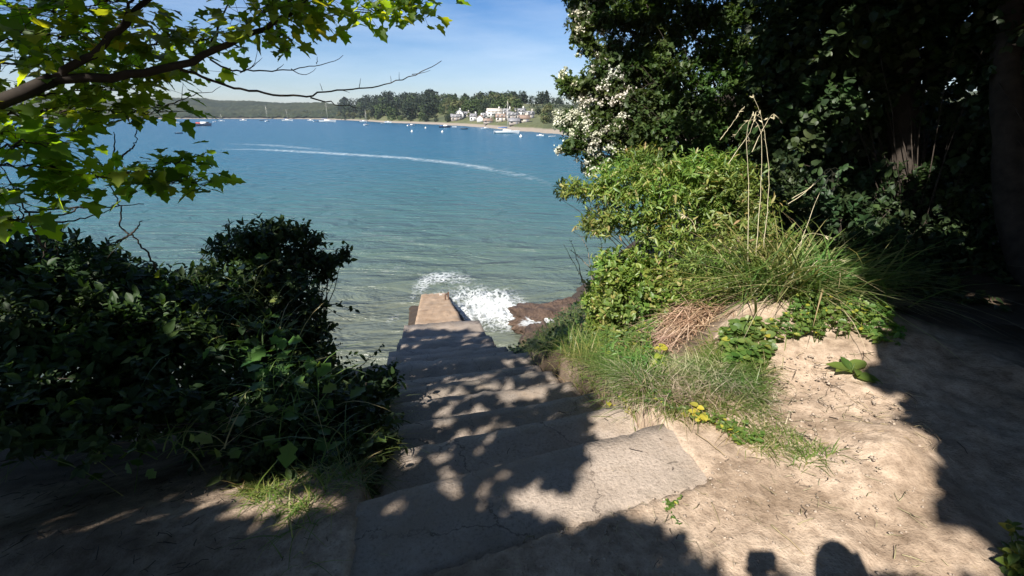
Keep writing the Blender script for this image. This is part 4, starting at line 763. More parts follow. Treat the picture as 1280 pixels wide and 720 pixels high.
tb = np.array([3.6, 7.4, base_z(3.6, 7.4) - .2])
fork = tb + [-.2, .1, 1.9]
a.tube(smooth_path([tb, tb + [.05, 0, .9], fork], 10, .01), np.linspace(.15, .10, 10), 9)
for e in ((715, 104, 7.25), (730, 10, 7.2), (800, 94, 7), (860, 30, 7.1), (940, 20, 7.3), (745, 180, 7.3), (900, 130, 7.1)):
    E_ = pt(*e); a.tube(smooth_path([fork, fork * .45 + E_ * .55 + [0, 0, .2], E_], 16, .03), np.linspace(.055, .006, 16), 6)
a.build('trunk', M['bark'], hw, True)
# green glossy shrub in the sun
shrub('glossy_shrub', 'bright green glossy-leaved shrub leaning over the water below the hawthorn', 'shrub', M['shrub'],
      [bl(715, 236, 5.4, (.16, .2, .09), 55), bl(745, 240, 5.4, (.22, .3, .14), 90), bl(770, 225, 5.3, (.25, .3, .2), 120), bl(745, 280, 5.4, (.20, .3, .12), 90), bl(790, 260, 5.3, (.38, .4, .3), 260), bl(840, 235, 5.1, (.4, .4, .26), 300), bl(880, 215, 5.0, (.30, .3, .2), 200), bl(910, 222, 4.9, (.3, .3, .2), 180), bl(850, 290, 5.2, (.5, .45, .3), 330), bl(920, 265, 4.9, (.35, .35, .3), 240), bl(800, 205, 5.6, (.3, .3, .2), 130)],
      LANCE, .062, 10, base=(1.75, 5.1, base_z(1.75, 5.1)), shoot=.17, nstem=70)
shrub('leafy_bush', 'rounded light green bush at the bank edge just left of the dead bracken', 'shrub', M['shrub'],
      [bl(770, 335, 5.3, (.26, .3, .2), 170), bl(810, 345, 5.1, (.34, .35, .22), 240), bl(760, 375, 5.3, (.24, .3, .18), 170), bl(800, 385, 5.0, (.34, .35, .22), 240), bl(750, 405, 5.5, (.16, .3, .16), 110), bl(845, 360, 4.8, (.25, .3, .2), 150), bl(770, 410, 5.2, (.24, .3, .14), 130), bl(735, 430, 6.2, (.3, .4, .3), 150), bl(755, 370, 6.0, (.3, .3, .3), 150)],
      OVAL, .050, 9, base=(1.3, 5.0, base_z(1.3, 5.0)), shoot=.16, nstem=50)
shrub('leafy_bush', 'yellow-green tangle of young leaves at the foot of the sedge clump', 'shrub', M['shrub'],
      [bl(880, 325, 4.5, (.26, .25, .16), 150), bl(925, 330, 4.4, (.26, .25, .2), 150), bl(890, 365, 4.4, (.32, .3, .15), 150), bl(945, 375, 4.2, (.28, .28, .14), 130), bl(960, 300, 4.5, (.26, .28, .2), 130)],
      LANCE, .05, 9, base=(2.0, 4.3, base_z(2.0, 4.3)), shoot=.16, nstem=40)
# dark woodland on the right, in the shade of the tall trees
def wood_blobs(spec): return [bl(*s_) for s_ in spec]
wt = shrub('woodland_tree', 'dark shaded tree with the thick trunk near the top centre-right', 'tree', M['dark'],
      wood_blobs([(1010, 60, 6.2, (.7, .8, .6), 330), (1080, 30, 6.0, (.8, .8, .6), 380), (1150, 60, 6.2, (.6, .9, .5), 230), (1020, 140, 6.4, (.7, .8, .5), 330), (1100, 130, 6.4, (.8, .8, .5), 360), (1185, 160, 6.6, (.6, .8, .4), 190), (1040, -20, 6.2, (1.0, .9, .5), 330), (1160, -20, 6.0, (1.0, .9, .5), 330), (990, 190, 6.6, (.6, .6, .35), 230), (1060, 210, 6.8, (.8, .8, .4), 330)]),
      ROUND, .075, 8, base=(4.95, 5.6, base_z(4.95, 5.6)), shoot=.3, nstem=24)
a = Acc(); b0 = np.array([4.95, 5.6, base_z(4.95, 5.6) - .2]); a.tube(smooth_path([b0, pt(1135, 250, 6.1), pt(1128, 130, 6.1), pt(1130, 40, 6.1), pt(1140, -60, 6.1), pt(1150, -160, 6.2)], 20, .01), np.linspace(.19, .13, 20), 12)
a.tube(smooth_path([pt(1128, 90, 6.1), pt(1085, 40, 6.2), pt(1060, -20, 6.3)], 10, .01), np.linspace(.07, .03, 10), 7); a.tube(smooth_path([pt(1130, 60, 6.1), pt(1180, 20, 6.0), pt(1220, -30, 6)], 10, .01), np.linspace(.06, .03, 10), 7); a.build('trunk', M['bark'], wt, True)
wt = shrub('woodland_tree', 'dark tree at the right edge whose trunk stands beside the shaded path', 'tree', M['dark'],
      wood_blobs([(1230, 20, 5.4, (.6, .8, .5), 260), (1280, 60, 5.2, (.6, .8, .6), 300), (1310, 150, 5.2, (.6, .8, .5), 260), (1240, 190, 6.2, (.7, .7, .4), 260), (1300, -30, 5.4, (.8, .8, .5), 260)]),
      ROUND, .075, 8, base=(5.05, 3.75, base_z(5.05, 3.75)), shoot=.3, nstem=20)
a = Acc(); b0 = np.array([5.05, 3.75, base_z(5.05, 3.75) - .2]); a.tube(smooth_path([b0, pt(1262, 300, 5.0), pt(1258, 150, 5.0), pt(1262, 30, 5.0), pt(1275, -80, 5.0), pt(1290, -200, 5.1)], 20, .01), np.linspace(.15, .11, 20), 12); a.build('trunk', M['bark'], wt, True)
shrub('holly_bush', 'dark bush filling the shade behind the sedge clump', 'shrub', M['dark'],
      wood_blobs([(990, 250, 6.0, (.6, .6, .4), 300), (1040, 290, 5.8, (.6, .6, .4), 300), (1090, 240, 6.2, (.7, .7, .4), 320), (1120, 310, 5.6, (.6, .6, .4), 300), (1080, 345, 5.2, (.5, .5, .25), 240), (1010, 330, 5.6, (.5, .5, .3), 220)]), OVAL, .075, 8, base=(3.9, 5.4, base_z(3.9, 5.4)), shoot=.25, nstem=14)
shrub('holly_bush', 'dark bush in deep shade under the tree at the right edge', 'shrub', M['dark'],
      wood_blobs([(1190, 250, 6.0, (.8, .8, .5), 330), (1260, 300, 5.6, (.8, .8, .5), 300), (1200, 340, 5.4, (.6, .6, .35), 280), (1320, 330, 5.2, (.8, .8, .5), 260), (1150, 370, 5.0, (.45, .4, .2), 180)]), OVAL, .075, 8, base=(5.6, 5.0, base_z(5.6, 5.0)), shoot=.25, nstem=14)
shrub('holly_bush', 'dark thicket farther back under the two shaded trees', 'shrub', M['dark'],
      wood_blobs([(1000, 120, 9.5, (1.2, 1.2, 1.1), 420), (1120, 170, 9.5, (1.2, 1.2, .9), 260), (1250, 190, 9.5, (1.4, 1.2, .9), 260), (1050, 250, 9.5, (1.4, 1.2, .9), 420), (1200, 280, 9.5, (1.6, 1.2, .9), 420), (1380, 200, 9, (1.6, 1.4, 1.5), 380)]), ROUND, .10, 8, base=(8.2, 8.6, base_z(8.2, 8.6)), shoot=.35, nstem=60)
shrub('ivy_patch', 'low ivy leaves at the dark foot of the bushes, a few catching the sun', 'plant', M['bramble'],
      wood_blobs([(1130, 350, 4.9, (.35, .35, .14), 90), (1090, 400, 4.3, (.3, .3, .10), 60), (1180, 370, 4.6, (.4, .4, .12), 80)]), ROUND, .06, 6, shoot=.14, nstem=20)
# left: dark bank of bramble and scrub in the shade
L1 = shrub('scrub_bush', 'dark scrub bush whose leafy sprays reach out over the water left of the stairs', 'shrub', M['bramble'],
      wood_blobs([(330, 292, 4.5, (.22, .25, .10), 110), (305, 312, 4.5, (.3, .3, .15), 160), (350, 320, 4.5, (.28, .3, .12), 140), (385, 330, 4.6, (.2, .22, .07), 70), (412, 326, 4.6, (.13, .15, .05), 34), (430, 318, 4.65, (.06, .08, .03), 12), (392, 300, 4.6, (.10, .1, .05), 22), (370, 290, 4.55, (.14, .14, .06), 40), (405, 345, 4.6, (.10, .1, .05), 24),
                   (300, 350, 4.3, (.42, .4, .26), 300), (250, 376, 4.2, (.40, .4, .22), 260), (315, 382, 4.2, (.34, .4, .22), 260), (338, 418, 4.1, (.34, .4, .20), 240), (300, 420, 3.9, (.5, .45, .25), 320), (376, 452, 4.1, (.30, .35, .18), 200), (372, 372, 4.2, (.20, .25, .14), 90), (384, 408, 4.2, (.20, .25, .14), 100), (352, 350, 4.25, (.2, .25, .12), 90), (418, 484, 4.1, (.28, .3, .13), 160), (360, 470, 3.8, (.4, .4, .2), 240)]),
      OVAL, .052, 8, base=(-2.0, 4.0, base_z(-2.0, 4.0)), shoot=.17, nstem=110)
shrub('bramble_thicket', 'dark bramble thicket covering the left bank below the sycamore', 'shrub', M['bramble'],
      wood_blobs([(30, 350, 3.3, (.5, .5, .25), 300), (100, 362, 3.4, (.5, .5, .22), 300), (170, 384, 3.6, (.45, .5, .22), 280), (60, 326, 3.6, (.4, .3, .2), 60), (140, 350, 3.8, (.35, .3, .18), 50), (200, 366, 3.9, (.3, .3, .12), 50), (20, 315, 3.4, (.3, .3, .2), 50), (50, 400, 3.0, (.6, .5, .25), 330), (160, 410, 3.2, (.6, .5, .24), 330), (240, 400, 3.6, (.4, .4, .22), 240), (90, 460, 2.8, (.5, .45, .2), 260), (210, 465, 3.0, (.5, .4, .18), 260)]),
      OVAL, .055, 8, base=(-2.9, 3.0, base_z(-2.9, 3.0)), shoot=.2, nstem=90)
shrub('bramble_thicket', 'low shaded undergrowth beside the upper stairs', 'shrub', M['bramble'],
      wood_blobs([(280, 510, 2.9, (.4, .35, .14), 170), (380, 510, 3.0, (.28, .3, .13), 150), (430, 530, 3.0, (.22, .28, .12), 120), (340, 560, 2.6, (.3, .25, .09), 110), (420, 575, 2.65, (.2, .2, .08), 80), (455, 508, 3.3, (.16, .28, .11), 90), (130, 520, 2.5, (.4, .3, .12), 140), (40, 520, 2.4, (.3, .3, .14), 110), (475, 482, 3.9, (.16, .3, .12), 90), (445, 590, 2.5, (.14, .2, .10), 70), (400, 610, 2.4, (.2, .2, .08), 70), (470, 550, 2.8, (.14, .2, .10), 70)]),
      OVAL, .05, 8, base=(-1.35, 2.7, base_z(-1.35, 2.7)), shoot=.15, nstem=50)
# grasses and broad leaves growing up through the left thicket
tg = thing('tall_grass', 'tall grasses and broad leaves growing up through the dark left thicket', 'grass', (-2.4, 3.0, base_z(-2.4, 3.0))); a = Acc(); aL = Acc()
Q = np.array([pt(R.uniform(0, 430), y_, 0) * 0 for y_ in range(1)]); Q = []
for _ in range(420):
    py_ = R.uniform(345, 560); px_ = R.uniform(-20, min(440, 330 + (py_ - 345) * .75)); Q.append(pt(px_, py_, np.interp(py_, [330, 560], [3.75, 2.45]) + R.normal() * .12))
Q = np.array(Q); n = len(Q); blades(a, Q - [0, 0, .1], R.normal(size=(n, 3)) * [.7, .7, .1] + [0, 0, .9], R.uniform(.2, .5, n), R.uniform(.004, .009, n), R.uniform(.5, 1.2, n), 5); a.build('blade', M['grass'], tg)
leaves(aL, Q[:260] + R.normal(size=(260, 3)) * .1, R.normal(size=(260, 3)) * [1, 1, .3], np.array([-.2, -.3, 1.]) + R.normal(size=(260, 3)) * .4, R.uniform(.06, .12, 260), HAW); aL.build('foliage', M['herb'], tg)
# bare and thin stems against the water on the left
def stems(name, label, paths, rad, mt, leaf=None, cat='sapling'):
    P0 = pt(*paths[0][0]); root = thing(name, label, cat, P0); a = Acc(); aL = Acc()
    for p_ in paths: 
        n = max(8, len(p_) * 5); a.tube(smooth_path([pt(*v) for v in p_], n, .004), np.linspace(rad, rad * .35, n), 5)
    a.build('stem', mt, root)
    if leaf is not None:
        for p_ in paths:
            q_ = smooth_path([pt(*v) for v in p_], 24); i = R.uniform(6, 23, leaf[0]).astype(int); d = rot((leaf[0], 3)) + [0, 0, .2]; leaves(aL, q_[i], d, [0, 0, 1.] + R.normal(size=(leaf[0], 3)) * .4, R.uniform(leaf[1] * .6, leaf[1] * 1.2, leaf[0]), leaf[2])
        aL.build('foliage', leaf[3], root)
    return root
stems('dead_sapling', 'crooked bare sapling with forked twigs standing against the water', [[(200, 345, 3.3), (185, 318, 3.2), (165, 293, 3.1), (148, 284, 3.1), (152, 272, 3.05), (150, 258, 3.0), (140, 235, 2.95), (130, 212, 2.9), (122, 200, 2.9), (105, 180, 2.85)], [(165, 293, 3.1), (172, 284, 3.1), (178, 276, 3.1)], [(165, 293, 3.1), (148, 302, 3.1), (125, 310, 3.1)], [(147, 215, 2.95), (143, 190, 2.95), (142, 165, 2.9)], [(145, 200, 2.95), (160, 190, 2.95), (170, 180, 2.95), (172, 160, 2.9)]], .007, M['twig'])
stems('dead_sapling', 'pair of thin dark stems rising at the far left below the sycamore leaves', [[(58, 315, 2.8), (45, 290, 2.75), (30, 260, 2.7), (12, 225, 2.65), (0, 205, 2.6)], [(55, 310, 2.8), (38, 282, 2.75), (18, 252, 2.7), (5, 235, 2.65)], [(30, 265, 2.7), (80, 261, 2.8), (130, 259, 2.9), (180, 255, 3)], [(40, 278, 2.75), (80, 268, 2.8), (110, 255, 2.9), (130, 245, 2.9)], [(42, 282, 2.75), (85, 277, 2.8), (125, 268, 2.9), (138, 262, 2.9)]], .007, M['twig'])
stems('bramble_cane', 'arching bramble cane with few leaves right of the dark scrub', [[(360, 385, 4.2), (385, 372, 4.2), (405, 382, 4.25), (425, 396, 4.3), (440, 402, 4.35)], [(405, 382, 4.25), (418, 380, 4.2), (446, 388, 4.15)]], .005, M['twig'], (12, .055, OVAL, M['bramble']), 'plant')
stems('bramble_cane', 'short bramble shoot pointing at the stairs from the foot of the dark scrub', [[(430, 470, 4.1), (455, 455, 4.2), (470, 440, 4.3), (480, 428, 4.3)]], .005, M['twig'], (8, .05, OVAL, M['bramble']), 'plant')
stems('bramble_cane', 'thin leafy shoot arching up out of the left scrub', [[(250, 325, 4.3), (268, 300, 4.3), (285, 285, 4.35), (305, 285, 4.4)], [(263, 307, 4.3), (255, 300, 4.3)], [(284, 286, 4.35), (289, 275, 4.35)]], .004, M['twig'], (5, .06, LANCE, M['bramble']), 'plant')
stems('willowherb', 'leafy upright herb tops at the top of the left thicket', [[(50, 330, 3.2), (60, 300, 3.2), (62, 280, 3.2)], [(75, 330, 3.3), (70, 302, 3.3), (80, 285, 3.3)], [(90, 325, 3.4), (95, 305, 3.4), (97, 292, 3.4)], [(110, 325, 3.5), (112, 308, 3.5), (116, 298, 3.5)], [(125, 340, 3.3), (138, 318, 3.3), (150, 305, 3.3)]], .005, M['twig'], (22, .075, LANCE, M['bramble']), 'plant')
stems('dead_twig_bush', 'bare grey twigs sticking up over the water beside the bright bush', [[(738, 385, 5.7), (728, 350, 5.7), (715, 325, 5.7), (704, 305, 5.7)], [(742, 380, 5.7), (740, 345, 5.7), (735, 315, 5.7), (728, 298, 5.7), (715, 288, 5.7)], [(745, 380, 5.7), (752, 340, 5.7), (752, 310, 5.7), (750, 295, 5.7)], [(728, 350, 5.7), (720, 318, 5.7), (712, 298, 5.7)], [(738, 335, 5.7), (725, 322, 5.7), (712, 312, 5.7)]], .006, M['drytwig'], (16, .022, OVAL, M['drytwig']), 'shrub')
# ------------------------------------------------------------------ grasses, sedge and herbs on the banks
def ghit(px, py):
    px = np.atleast_1d(np.asarray(px, float)); py = np.atleast_1d(np.asarray(py, float)); o_ = np.array([0, 0, CZ]); x = (px - 640) / FPX; v = (py - 360) / FPX
    d = np.stack([x, cp - sp * v, -(sp + cp * v)], 1); out = o_ + d * 30; done = np.zeros(len(px), bool)
    for t_ in np.arange(1.2, 20, .02):
        P = o_ + d * t_; h_ = (P[:, 2] <= gh(P[:, 0], P[:, 1])) & ~done; out[h_] = P[h_]; done |= h_
        if done.all(): break
    out[:, 2] = gh(out[:, 0], out[:, 1]); return out
def poly_pts(poly, n):
    poly_ = np.array(poly, float); lo, hi = poly_.min(0), poly_.max(0); out = []
    while sum(map(len, out)) < n:
        q_ = R.uniform(lo, hi, (n * 2, 2)); out.append(q_[in_poly(q_[:, 0], q_[:, 1], poly)])
    return np.concatenate(out)[:n]
def ground_in(poly, n):                 # n points spread evenly over the ground inside an outline
    V = ghit(*np.array(poly, float).T)[:, :2]; P = poly_pts([tuple(v) for v in V], n); return np.column_stack([P, gh(P[:, 0], P[:, 1])])
def tuft(name, label, cat, P, hmin, hmax, wid_, lean, mt, bend=(.4, 1.1), per=1, group=None, seg=4, spread=.0, extra=None):
    c_ = P.mean(0); root = thing(name, label, cat, (c_[0], c_[1], float(gh(c_[0], c_[1]))), group); P = np.repeat(P, per, 0); n = len(P)
    P = P + R.normal(size=(n, 3)) * [spread, spread, 0] - [0, 0, .02]; P[:, 2] = gh(P[:, 0], P[:, 1]) - .015
    d = R.normal(size=(n, 3)) * [lean, lean, .05] + [0, 0, 1.]; a = Acc()
    blades(a, P, d, R.uniform(hmin, hmax, n) * R.uniform(.6, 1, n), R.uniform(wid_ * .6, wid_ * 1.3, n), R.uniform(*bend, n), seg); a.build('blade', mt, root)
    if extra: extra(root, P)
    return root
G = 'grass tufts along the bank'
tuft('grass_clump', 'soft bright grass clump hanging over the right side of the lower stairs', 'grass', ground_in([(668, 440), (700, 415), (735, 430), (745, 480), (715, 500), (690, 475)], 300), .22, .5, .006, .5, M['grass'], per=7, spread=.03, group=G)
tuft('grass_clump', 'long green grass on the bank right beside the third step', 'grass', ground_in([(705, 500), (740, 470), (800, 450), (830, 480), (800, 525), (755, 535)], 320), .14, .36, .006, .55, M['grass'], per=7, spread=.03, group=G)
tuft('grass_clump', 'dry-tipped grass in front of the dead bracken above the top step', 'grass', ground_in([(770, 535), (830, 470), (900, 450), (950, 470), (940, 520), (860, 520), (800, 540)], 330), .08, .26, .005, .7, M['grass'], per=7, spread=.03, group=G)
tuft('dry_grass_clump', 'bleached straw grass mixed in on the bank above the top step', 'grass', ground_in([(760, 535), (840, 465), (890, 455), (930, 480), (850, 515), (790, 540)], 300), .10, .30, .004, .9, M['straw'], per=8, spread=.03, group=G)
tuft('dry_grass_clump', 'flattened straw grass between the grass strip and the dirt mound', 'grass', ground_in([(880, 520), (930, 480), (965, 500), (1000, 550), (960, 580), (905, 550)], 160), .04, .16, .004, 1.2, M['straw'], per=6, spread=.03, group=G)
tuft('grass_clump', 'low green grass strip crossing the dirt towards the path', 'grass', ground_in([(905, 535), (940, 500), (980, 540), (1020, 560), (1045, 575), (1010, 588), (960, 570)], 200), .05, .15, .004, .8, M['grass'], per=6, spread=.02, group=G)
tuft('grass_clump', 'green grass beside the dead bracken under the sedge', 'grass', ground_in([(870, 440), (930, 420), (960, 450), (940, 500), (880, 490)], 200), .10, .26, .005, .6, M['grass'], per=7, spread=.03, group=G)
tuft('grass_clump', 'small grass tuft in a patch of sun beside the left end of the top step', 'grass', ground_in([(300, 606), (330, 600), (375, 615), (385, 640), (340, 645), (305, 625)], 90), .05, .14, .005, .8, M['grass'], per=6, spread=.02, group=G)
tuft('grass_clump', 'sunlit grass spot in the dark left bank', 'grass', ground_in([(320, 505), (370, 495), (415, 510), (420, 540), (360, 545)], 130), .18, .36, .005, .7, M['grass'], per=6, spread=.03, group=G)
tuft('grass_clump', 'tawny grass fringe hanging at the left edge of the lower stairs', 'grass', np.column_stack([np.linspace(-1.55, -2.05, 160) + R.normal(size=160) * .07 - .05, np.linspace(6.2, 8.9, 160), np.zeros(160)]), .18, .42, .006, .6, M['sedge'], per=6, spread=.04, group=G)
tuft('grass_clump', 'small bright grass tuft at the right edge of the lowest steps', 'grass', np.column_stack([R.normal(size=90) * .14 - .12, R.normal(size=90) * .3 + 7.9, np.zeros(90)]), .2, .42, .006, .5, M['grass'], per=7, spread=.04, group=G)
tuft('grass_clump', 'grass overhanging the right ends of the middle steps', 'grass', np.column_stack([np.linspace(.72, .45, 200) + R.normal(size=200) * .07 + .08, np.linspace(2.95, 6.6, 200), np.zeros(200)]), .14, .34, .006, .6, M['grass'], per=5, spread=.04, group=G)
tuft('grass_clump', 'dark grass along the shaded edge left of the upper stairs', 'grass', ground_in([(420, 545), (470, 500), (500, 470), (510, 520), (470, 570), (430, 600)], 220), .12, .34, .005, .6, M['grass'], per=6, spread=.03, group=G)
tuft('grass_clump', 'shaded grass at the left end of the second step', 'grass', np.column_stack([-.86 + R.normal(size=120) * .09, 1.98 + R.normal(size=120) * .2, np.zeros(120)]), .08, .26, .005, .7, M['grass'], per=7, spread=.03, group=G)
tuft('grass_clump', 'long grasses trailing through the dark left bank', 'grass', ground_in([(0, 480), (150, 430), (300, 470), (420, 500), (380, 560), (200, 560), (0, 560)], 300), .2, .5, .006, .8, M['grass'], per=4, spread=.04, group=G)
def flowers(root, P): pass
# the big sedge clump with arching flower stalks
sb = pt(985, 375, 4.15); sb[2] = float(gh(sb[0], sb[1])); n = 900
a = Acc(); sg = thing('sedge_clump', 'tall arching sedge clump with dry pale blades at the edge of the dark wood', 'grass', sb)
P = sb + R.normal(size=(n, 3)) * [.26, .16, 0]; P[:, 2] = gh(P[:, 0], P[:, 1]) - .02; d = R.normal(size=(n, 3)) * [.55, .4, .1] + [.1, -.1, 1.]
blades(a, P, d, R.uniform(.45, 1.1, n), R.uniform(.010, .022, n), R.uniform(.3, 1.0, n), 6); a.build('blade', M['sedge'], sg)
a = Acc(); n = 160; P = sb + R.normal(size=(n, 3)) * [.3, .18, 0]; P[:, 2] = gh(P[:, 0], P[:, 1]) - .02; d = R.normal(size=(n, 3)) * [.9, .5, .1] + [.35, -.25, .7]
blades(a, P, d, R.uniform(.3, .75, n), R.uniform(.005, .011, n), R.uniform(.7, 1.3, n), 6); tag(a.build('dry_blade', M['straw'], sg), 'dry straw-coloured blades hanging over the dirt')
a = Acc()
for p_ in ([(985, 360, 4.1), (1005, 290, 4.1), (1022, 245, 4.1), (1035, 220, 4.1), (1047, 207, 4.1), (1051, 212, 4.1), (1046, 230, 4.1)], [(990, 248, 4.1), (1010, 237, 4.1), (1028, 222, 4.1), (1040, 208, 4.1), (1049, 208, 4.1), (1050, 222, 4.1), (1040, 238, 4.1)],
           [(985, 255, 4.1), (1008, 240, 4.1), (1024, 222, 4.1), (1034, 210, 4.1), (1041, 209, 4.1), (1040, 222, 4.1)], [(935, 330, 4.2), (936, 230, 4.2), (932, 160, 4.2), (940, 135, 4.2), (955, 150, 4.2)], [(945, 320, 4.2), (952, 220, 4.2), (953, 170, 4.2), (945, 142, 4.2), (930, 150, 4.2), (920, 168, 4.2)],
           [(955, 310, 4.2), (962, 220, 4.2), (955, 160, 4.2), (948, 130, 4.2), (942, 122, 4.2)], [(900, 175, 4.3), (915, 155, 4.3), (928, 135, 4.3)], [(940, 190, 4.2), (950, 168, 4.2), (966, 140, 4.2), (975, 150, 4.2)], [(910, 205, 4.2), (938, 165, 4.2), (945, 140, 4.2)], [(980, 330, 4.1), (1010, 290, 4.1), (1035, 295, 4.1), (1046, 300, 4.1)], [(1000, 350, 4.0), (1030, 315, 4.0), (1045, 330, 4.0), (1040, 345, 4.0)],
           [(990, 365, 3.9), (1020, 325, 3.9), (1055, 325, 3.9)], [(985, 350, 4.0), (1030, 365, 4.0), (1062, 362, 4.0)], [(1020, 365, 3.8), (1045, 364, 3.8), (1085, 364, 3.8)], [(870, 290, 4.5), (865, 275, 4.5), (852, 268, 4.5)]):
    a.tube(smooth_path([pt(*v) for v in p_], 18, .002), np.linspace(.0034, .0011, 18), 5); e_ = smooth_path([pt(*v) for v in p_], 18)
    leaves(a, e_[R.integers(12, 18, 12)], np.repeat(unit(e_[17:] - e_[13:14]), 12, 0) + R.normal(size=(12, 3)) * .3 - [0, 0, .3], R.normal(size=(12, 3)), R.uniform(.02, .05, 12), LANCE)
M['stalk'] = plain('pale_stalk', (.50, .44, .29), .6, .2, 20); a.build('flower_stalk', M['stalk'], sg)
# dead bracken heap
br = pt(852, 425, 4.25); n = 950; Pb = np.stack([br[0] + R.normal(size=n) * .17, br[1] + R.normal(size=n) * .22, np.zeros(n)], 1); Pb[:, 2] = gh(Pb[:, 0], Pb[:, 1]) + .30 * np.exp(-(((Pb[:, 0] - br[0]) / .22) ** 2 + ((Pb[:, 1] - br[1]) / .25) ** 2)) * R.uniform(.2, 1.0, n)
bk = thing('dead_bracken', 'heap of dead pinkish-brown bracken on the bank above the top step', 'plant', (br[0], br[1], float(gh(br[0], br[1])))); a = Acc()
blades(a, Pb, R.normal(size=(n, 3)) * [1, .6, .35] + [.2, -.4, .0], R.uniform(.12, .34, n), R.uniform(.004, .009, n), R.uniform(.2, .8, n), 4); a.build('frond', M['bracken'], bk)
a = Acc(); a.tube(smooth_path([pt(905, 415, 4.1), pt(912, 390, 4.15), pt(920, 365, 4.2)], 8, .002), np.linspace(.012, .008, 8), 6); tag(a.build('dead_stalk', M['straw']), 'pale broken stalk standing upright beside the dead bracken', 'stalk')
# herbs
def herb(name, label, polyg, n, size, T, mt, hh=.14, per=6, cat='plant', group='herbs on the right bank'):
    P = ground_in(polyg, n); c_ = P.mean(0); root = thing(name, label, cat, (c_[0], c_[1], float(gh(c_[0], c_[1]))), group); aL = Acc(); aT = aL
    for p_ in P:
        h_ = hh * R.uniform(.4, 1.2); e = p_ + R.normal(size=3) * [.03, .03, 0] + [0, 0, h_]; aT.tube([p_ - [0, 0, .02], (p_ + e) / 2 + R.normal(size=3) * .006, e], [.003, .0025, .0015], 4, 1)
        k_ = R.uniform(.35, 1, per); B_ = p_ + (e - p_) * k_[:, None]; d = R.normal(size=(per, 3)) * [1, 1, .2] + [0, 0, .15]; leaves(aL, B_, d, np.array([-.2, -.3, 1.]) + R.normal(size=(per, 3)) * .3, R.uniform(size * .6, size * 1.2, per), T)
    aL.build('foliage', [mt, M['herb']], root); return root
herb('nettle_patch', 'mixed green weeds on the steep bank below the bright bush', [(735, 430), (790, 405), (820, 420), (815, 480), (770, 500), (745, 480)], 120, .055, LANCE, M['herb'], .24, 10)
herb('ground_ivy', 'yellow-green creeping plants between sedge and dark wood', [(960, 420), (1000, 385), (1080, 392), (1120, 410), (1080, 425), (1000, 430)], 130, .045, HAW, M['herb'], .13, 6)
herb('ground_ivy', 'low leafy weeds left of the sedge below the green tangle', [(900, 420), (950, 410), (970, 430), (940, 470), (905, 465)], 90, .05, ROUND, M['herb'], .12, 6)
herb('weed_patch', 'small weeds along the back of the sunlit top step', [(760, 525), (810, 515), (900, 530), (960, 560), (930, 560), (860, 525)], 80, .03, OVAL, M['herb'], .07, 6)
herb('weed_patch', 'tiny weed on the bare dirt behind the top step', [(832, 632), (842, 630), (845, 640), (835, 642)], 6, .02, OVAL, M['herb'], .03, 6)
herb('yellow_weed', 'plant with pale yellow leaves at the right end of the second step', [(762, 520), (778, 512), (784, 530), (768, 540)], 9, .062, ROUND, M['yellow'], .12, 4)
herb('yellow_weed', 'single yellow-leaved weed beside the back of the top step', [(862, 520), (876, 514), (880, 528), (866, 530)], 6, .04, ROUND, M['yellow'], .08, 4)
herb('yellow_weed', 'yellowing leaves beside the dead bracken', [(815, 450), (828, 445), (828, 470), (815, 472)], 7, .055, ROUND, M['yellow'], .12, 4)
herb('weed_patch', 'yellow-green weeds in the bottom right corner of the path', [(1240, 705), (1275, 690), (1300, 715), (1260, 735)], 24, .05, OVAL, M['herb'], .1, 6)
herb('weed_patch', 'pale green leaves catching the sun in the dark left bank', [(335, 500), (380, 495), (420, 515), (400, 545), (345, 540)], 70, .045, OVAL, M['herb'], .26, 8)
herb('weed_patch', 'few weeds on the sunlit edge beside the shaded wood', [(1080, 420), (1130, 415), (1125, 440), (1090, 440)], 26, .05, OVAL, M['herb'], .09, 5)
# low growth holding the steep right bank down to the rocks
uu_ = R.uniform(2.2, 8.6, 700); dd_ = R.uniform(.95, 3.2, 700); Pk = np.column_stack([.083 - uu_ * sa + dd_ * ca, 1.975 + uu_ * ca + dd_ * sa, np.zeros(700)]); Pk[:, 2] = gh(Pk[:, 0], Pk[:, 1]); cm = Pk.mean(0)
bp = thing('bank_plants', 'low ivy and grass holding the steep right bank between bright bush and rocks', 'plant', (cm[0], cm[1], float(gh(cm[0], cm[1])))); a = Acc(); Pr = np.repeat(Pk, 9, 0) + R.normal(size=(6300, 3)) * [.10, .10, .05] + [0, 0, .07]
leaves(a, Pr, R.normal(size=(6300, 3)) * [1, 1, .4], np.array([-.2, -.4, 1.]) + R.normal(size=(6300, 3)) * .4, R.uniform(.03, .08, 6300), HAW); a.build('foliage', M['bramble'], bp)
a = Acc(); Pg = np.repeat(Pk[:420], 8, 0) + R.normal(size=(3360, 3)) * [.05, .05, 0] - [0, 0, .02]; blades(a, Pg, R.normal(size=(3360, 3)) * [.5, .5, .1] + [0, 0, 1.], R.uniform(.12, .4, 3360), R.uniform(.004, .008, 3360), R.uniform(.4, 1.1, 3360), 4); a.build('grass_blade', M['grass'], bp)
